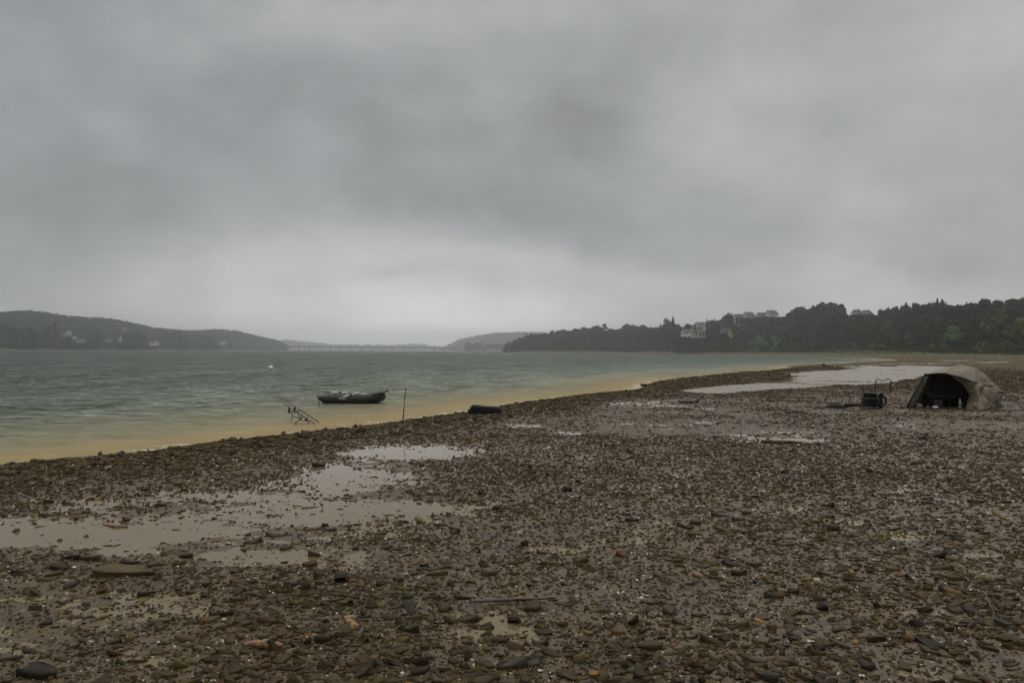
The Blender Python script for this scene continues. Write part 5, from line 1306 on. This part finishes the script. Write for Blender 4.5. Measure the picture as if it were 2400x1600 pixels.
for (px, d, row), x, z in zip(cand, X_, Z_):
    bushy = row < 2 and r_rs.random() < .5
    h = r_rs.uniform(5, 8) if bushy else (r_rs.uniform(9, 13) if row < 3 else r_rs.uniform(12, 18))
    if row == 0: h *= .8
    hc = cap_height(px, d, z, h)
    if hc < 2.2: continue
    inside = any(abs(px - (a + b) / 2) < (b - a) / 2 + 3 and dh - 3 < d < dh + 22 for (a, b, ym, dh) in HW)
    if inside: continue
    kind = 'bush' if (bushy or hc < 6) else ('conifer' if r_rs.random() < (.24 if (px > 2040 and row > 5) else .2 if px > 2040 or 1250 < px < 1400 else .12) else ('tall' if r_rs.random() < .3 else 'broad'))
    trees.append([px, d, row, x, z, hc, kind])
# which ones show as individuals: the front rows nearest the camera and the skyline
trees.sort(key=lambda t: (t[1] - 0.0) / t[5])
def region(px):
    return ('on the point at the left end of the wood' if px < 1340 else 'left of the houses' if px < 1580 else 'below the houses' if px < 1730 else 'under the ridge row of houses' if px < 1850 else
            'left of the treetop dip' if px < 2000 else 'behind the shelter tent' if px < 2350 else 'at the right edge of the view')
kn = {'broad': 'rounded broadleaf', 'tall': 'narrow broadleaf', 'conifer': 'pointed conifer', 'bush': 'leafy bush', 'thin': 'slender tree'}
vis = [t for t in trees if t[0] < 2440]; sel = vis[:215]
front = [t for t in vis[215:] if t[2] == 0][:30]
sel_ids = {id(t) for t in sel} | {id(t) for t in front}
for t in trees:
    if id(t) in sel_ids:
        rowt = 'in front row' if t[2] < 2 else ('mid wood' if t[2] < 8 else 'high at the back')
        place_tree(t[6], t[3], t[1], t[4] - .2, t[5], '%s %s %s' % (kn[t[6]], rowt, region(t[0])), wscale=(1.25 if t[6] == 'broad' else 1.4 if t[6] == 'bush' else 1.1) * r_rs.uniform(.85, 1.15), group=('bushes at the foot of the right wood' if t[6] == 'bush' else GW))
def forest(name, items, npt, label, m, seed):
    rs = np.random.default_rng(seed); V = []; SH = []
    for (x, y, z, h, kind, ws_) in items:
        C, S, sh = crown_np(kind if kind != 'thin' else 'tall', npt, rs); sc_ = np.array([h * ws_, h * ws_, h])
        S = S * math.sqrt(1500 / npt) * 1.15
        V.append(quads_np(C, S, rs) * sc_ + np.array([x, y, z])); SH.append(np.repeat(sh * .6 + .4 * rs.random(), 4))
    V = np.concatenate(V).reshape(-1, 3); n = len(V) // 4
    o = np_mesh(name, V, np.arange(len(V)), np.arange(n) * 4, np.full(n, 4), m, {'clump': np.concatenate(SH)})
    return tag(o, label, 'woodland', kind='stuff')
M_FOREST = leaf_mat('forest_foliage', (0.015, 0.027, 0.009), .5)
fill = []
for (a, b, ym, dh) in HW:
    pxx = a - 3.0
    while pxx < b + 3:
        d = dh - r_rs.uniform(6, 16); x, y = ad(pxx, d); z = float(land(np.array([x]), np.array([y]))[0][0]); h = at(pxx, ym + r_rs.uniform(-1.0, 1.2), d).z - z
        if h > 1.5: fill.append((x, y, z - .3, h, 'bush' if h < 5 else 'broad', 1.0 if h < 5 else .42))
        pxx += 2.2
rest = [(t[3], t[1], t[4] - .3, t[5], t[6], 1.25) for t in trees if id(t) not in sel_ids] + fill
forest('hillside_wood', rest, 330, 'dense dark mixed wood filling the right hillside', M_FOREST, 31)
# single trees that stand out
def special_tree(kind, px, ytop, d, label, ws=1.0, which=None, hmin=None, group=None):
    x, y = ad(px, d); z = float(land(np.array([x]), np.array([y]))[0][0]); h = at(px, ytop, d).z - z
    h = max(h, 3); place_tree(kind, x, y, z - .2, h, label, ws, group or 'trees that stand out along the right shore', which)
special_tree('conifer', 1577, 743, 1000, 'tall ragged spruce left of the houses, highest there', .95)
special_tree('broad', 1563, 746, 1000, 'rounded dark tree touching the tall ragged spruce', .8)
special_tree('conifer', 1657, 748, 880, 'dark pointed cypress directly right of the cream gable', .5)
special_tree('broad', 1676, 749, 850, 'full dark tree between the cream gable and the yellow house', .62)
special_tree('tall', 1708, 735, 900, 'tall dark tree left of the white ridge house', 1.2)
special_tree('thin', 1417, 757, 1160, 'thin open birch poking above the wood left of the houses', 1.0)
special_tree('conifer', 1234, 781, 1280, 'small pointed treetop on the point at the left end', .8)
special_tree('tall', 1470, 757, 1140, 'broad dark crown rising above the middle of the left wood', 1.5)
special_tree('broad', 1612, 757, 900, 'small round tree behind the long white house', .8)
special_tree('conifer', 1628, 758, 900, 'small conical tree left of the pale upper house', .7)
special_tree('conifer', 2197, 699, 560, 'spruce with spreading top above the wood behind the tent', .9)
special_tree('bush', 1778, 786, 735, 'pale rounded willow bush, left one of two on the right shore', 1.1, 1)
special_tree('bush', 1815, 786, 728, 'pale rounded willow bush, right one of two on the right shore', 1.05, 2)
special_tree('bush', 1850, 795, 715, 'dull green bush right of the two pale willow bushes', 1.1, 0)
special_tree('bush', 2232, 764, 455, 'pale feathery bush in front of the dark wood behind the tent', 1.1, 1)
special_tree('bush', 2128, 782, 515, 'olive bush low at the edge of the wood left above the tent', .9, 2)
special_tree('bush', 2345, 738, 420, 'large light green tree spreading at the right edge of the wood', 1.15, 2)
special_tree('bush', 2392, 745, 410, 'light green tree cut by the right edge of the photo', .9, 1)
special_tree('bush', 1490, 800, 1000, 'low bright bush on the shore left of the houses', 1.5, 0)
for (k, p) in protos:
    if p.name not in used_p:
        for ch in [q_ for q_ in bpy.data.objects if q_.parent == p]: bpy.data.objects.remove(ch)
        bpy.data.objects.remove(p)
# scrub line at the foot of the right wood
items = []
for px in np.arange(1500, 2460, 3.2):
    d = I(px, RW['px'], RW['d0']) - 6 + rnd.uniform(-5, 3); x, y = ad(px + rnd.uniform(-2, 2), d); z = float(land(np.array([x]), np.array([y]))[0][0])
    items.append((x, y, z - .2, rnd.uniform(1.0, 3.4), 'bush', 1.6))
forest('shore_scrub', items, 120, 'low green scrub and reeds along the foot of the right wood', M_LEAFM, 37)['category'] = 'scrub'
items = []
for k in range(900):
    px = rnd.uniform(1740, 2460); d0 = I(px, RW['px'], RW['d0']); d = d0 * rnd.uniform(.80, .985); x, y = ad(px, d); z, s_, sl_, vg = land(np.array([x]), np.array([y]))
    if vg[0] < .35: continue
    items.append((x, y, float(z[0]) - .05, rnd.uniform(.35, .9), 'bush', 2.2))
forest('meadow_grass', items, 60, 'rough green grass tufts on the strip below the wood', leaf_mat('grass_tuft', (0.055, 0.072, 0.022)), 38)['category'] = 'grass'

# left hillside forest and the far hills
def hill_items(px0, px1, dfun, n, hfun, seed, shore=0):
    rs = np.random.default_rng(seed); px = rs.uniform(px0, px1, n); a, b = dfun(px); u = rs.random(n); d = a + (b - a) * u
    x = (px - 1200) / FPX * d; z = land(x, d)[0]; return px, d, x, z, rs
LHW = [(150, 172, 784, 1420), (135, 165, 790, 1400), (168, 192, 803, 1360), (240, 256, 801, 1480), (276, 292, 800, 1530), (280, 298, 775, 1850), (346, 374, 808.5, 1620), (510, 526, 807, 2010)]
px, d, x, z, rs = hill_items(-120, 672, lambda p: (I(p, LH['px'], LH['d0']) + 25, I(p, LH['px'], LH['d1']) + 40), 5200, None, 71)
items = []
for a, b, c, e_ in zip(px, d, x, z):
    h = rs.uniform(9, 15); ok_ = True
    for (q0, q1, ym, dh) in LHW:
        if q0 - 2 < a < q1 + 2 and b < dh + 12:
            h = min(h, at(a, ym, b).z - e_)
    if h < 3: continue
    items.append((c, b, e_ - .5, h, 'conifer' if rs.random() < .3 else 'broad', 1.35))
# darker tree groups standing nearer the left shore
for (p0, p1, yt, d0_, n) in ((-60, 85, 762, 1150, 70), (60, 85, 765, 1170, 10), (100, 196, 752, 1260, 60), (205, 236, 776, 1360, 20), (275, 350, 777, 1440, 50), (380, 440, 776, 1740, 30), (440, 510, 784, 1850, 30)):
    for k in range(n):
        a = rs.uniform(p0, p1); b = d0_ + rs.uniform(0, 70); c = (a - 1200) / FPX * b; e_ = float(land(np.array([c]), np.array([b]))[0][0])
        fall = 1 - abs((a - (p0 + p1) / 2) / ((p1 - p0) / 2)) ** 2.5 * .55
        zt = at(a, yt, b).z; h = (zt - e_) * fall * rs.uniform(.72, 1.04)
        for (q0, q1, ym, dh) in LHW:
            if q0 - 4 < a < q1 + 4 and b < dh: h = min(h, at(a, ym, b).z - e_)
        if h > 3: items.append((c, b, e_ - .5, h, 'conifer' if rs.random() < .35 else 'broad', 1.15 if h < 16 else .7))
forest('misty_forest', items, 110, 'misty mixed forest covering the long left hillside', leaf_mat('misty_foliage', (0.030, 0.043, 0.030), .45), 73)  # leaf colour made paler and bluish, some of the haze put into it
px, d, x, z, rs = hill_items(655, 1400, lambda p: (np.full_like(p, 5400.), np.full_like(p, 5850.)), 1500, None, 77)
items = [(c, b, e_ - 1, rs.uniform(10, 16), 'broad', 1.5) for a, b, c, e_ in zip(px, d, x, z) if e_ > 6]
px, d, x, z, rs = hill_items(1030, 1420, lambda p: (np.full_like(p, 4300.), np.full_like(p, 4800.)), 1500, None, 78)
items += [(c, b, e_ - 1, rs.uniform(10, 16), 'broad', 1.5) for a, b, c, e_ in zip(px, d, x, z) if e_ > 2]
forest('far_forest', items, 40, 'faint forest on the hills fading behind the bridge', M_FOREST, 79)
# the loose line of trees on the low point beyond the slipway
k = 0
for (a, yt) in ((1096, 801), (1104, 806), (1113, 804), (1118, 802), (1127, 803), (1134, 808), (1142, 805), (1150, 803), (1159, 806), (1166, 804), (1176, 803), (1184, 804), (1192, 800), (1202, 798), (1210, 796)):
    b = 2560 + rnd.uniform(-40, 60) if a < 1186 else 1700; c, _ = ad(a, b); e_ = float(land(np.array([c]), np.array([b]))[0][0])
    place_tree('tall' if k % 3 else 'broad', c, b, e_ - .3, max(8, at(a, yt, b).z - e_), 'hazy tree in the loose line on the far low point' if a > 1098 else 'hazy tree at the left end of the line on the far low point', 1.35, group='hazy trees on the far point'); k += 1

# ---------------------------------------------------------------- haze
hz = MB(); X0_, X1_, Y0_, Y1_, Z0_, Z1_ = -6300, 6300, -6300, 6300, -6, 134
hz.add([(X0_, Y0_, Z0_), (X1_, Y0_, Z0_), (X1_, Y1_, Z0_), (X0_, Y1_, Z0_), (X0_, Y0_, Z1_), (X1_, Y0_, Z1_), (X1_, Y1_, Z1_), (X0_, Y1_, Z1_)],
       [(3, 2, 1, 0), (4, 5, 6, 7), (0, 1, 5, 4), (1, 2, 6, 5), (2, 3, 7, 6), (3, 0, 4, 7)])
mh = bpy.data.materials.new('haze_air'); mh.use_nodes = True; t = NT(mh.node_tree); t.n.remove(t.n['Principled BSDF'])
pv = t.n.new('ShaderNodeVolumePrincipled'); pv.inputs['Color'].default_value = (.965, .99, 1.0, 1); pv.inputs['Density'].default_value = HAZE; pv.inputs['Anisotropy'].default_value = 0.84
t.link(pv.outputs[0], [n for n in t.n if n.type == 'OUTPUT_MATERIAL'][0].inputs['Volume'])
ho = hz.build('haze', mh, None); tag(ho, 'thin pale rain haze lying over the lake and hills', 'haze', kind='stuff')
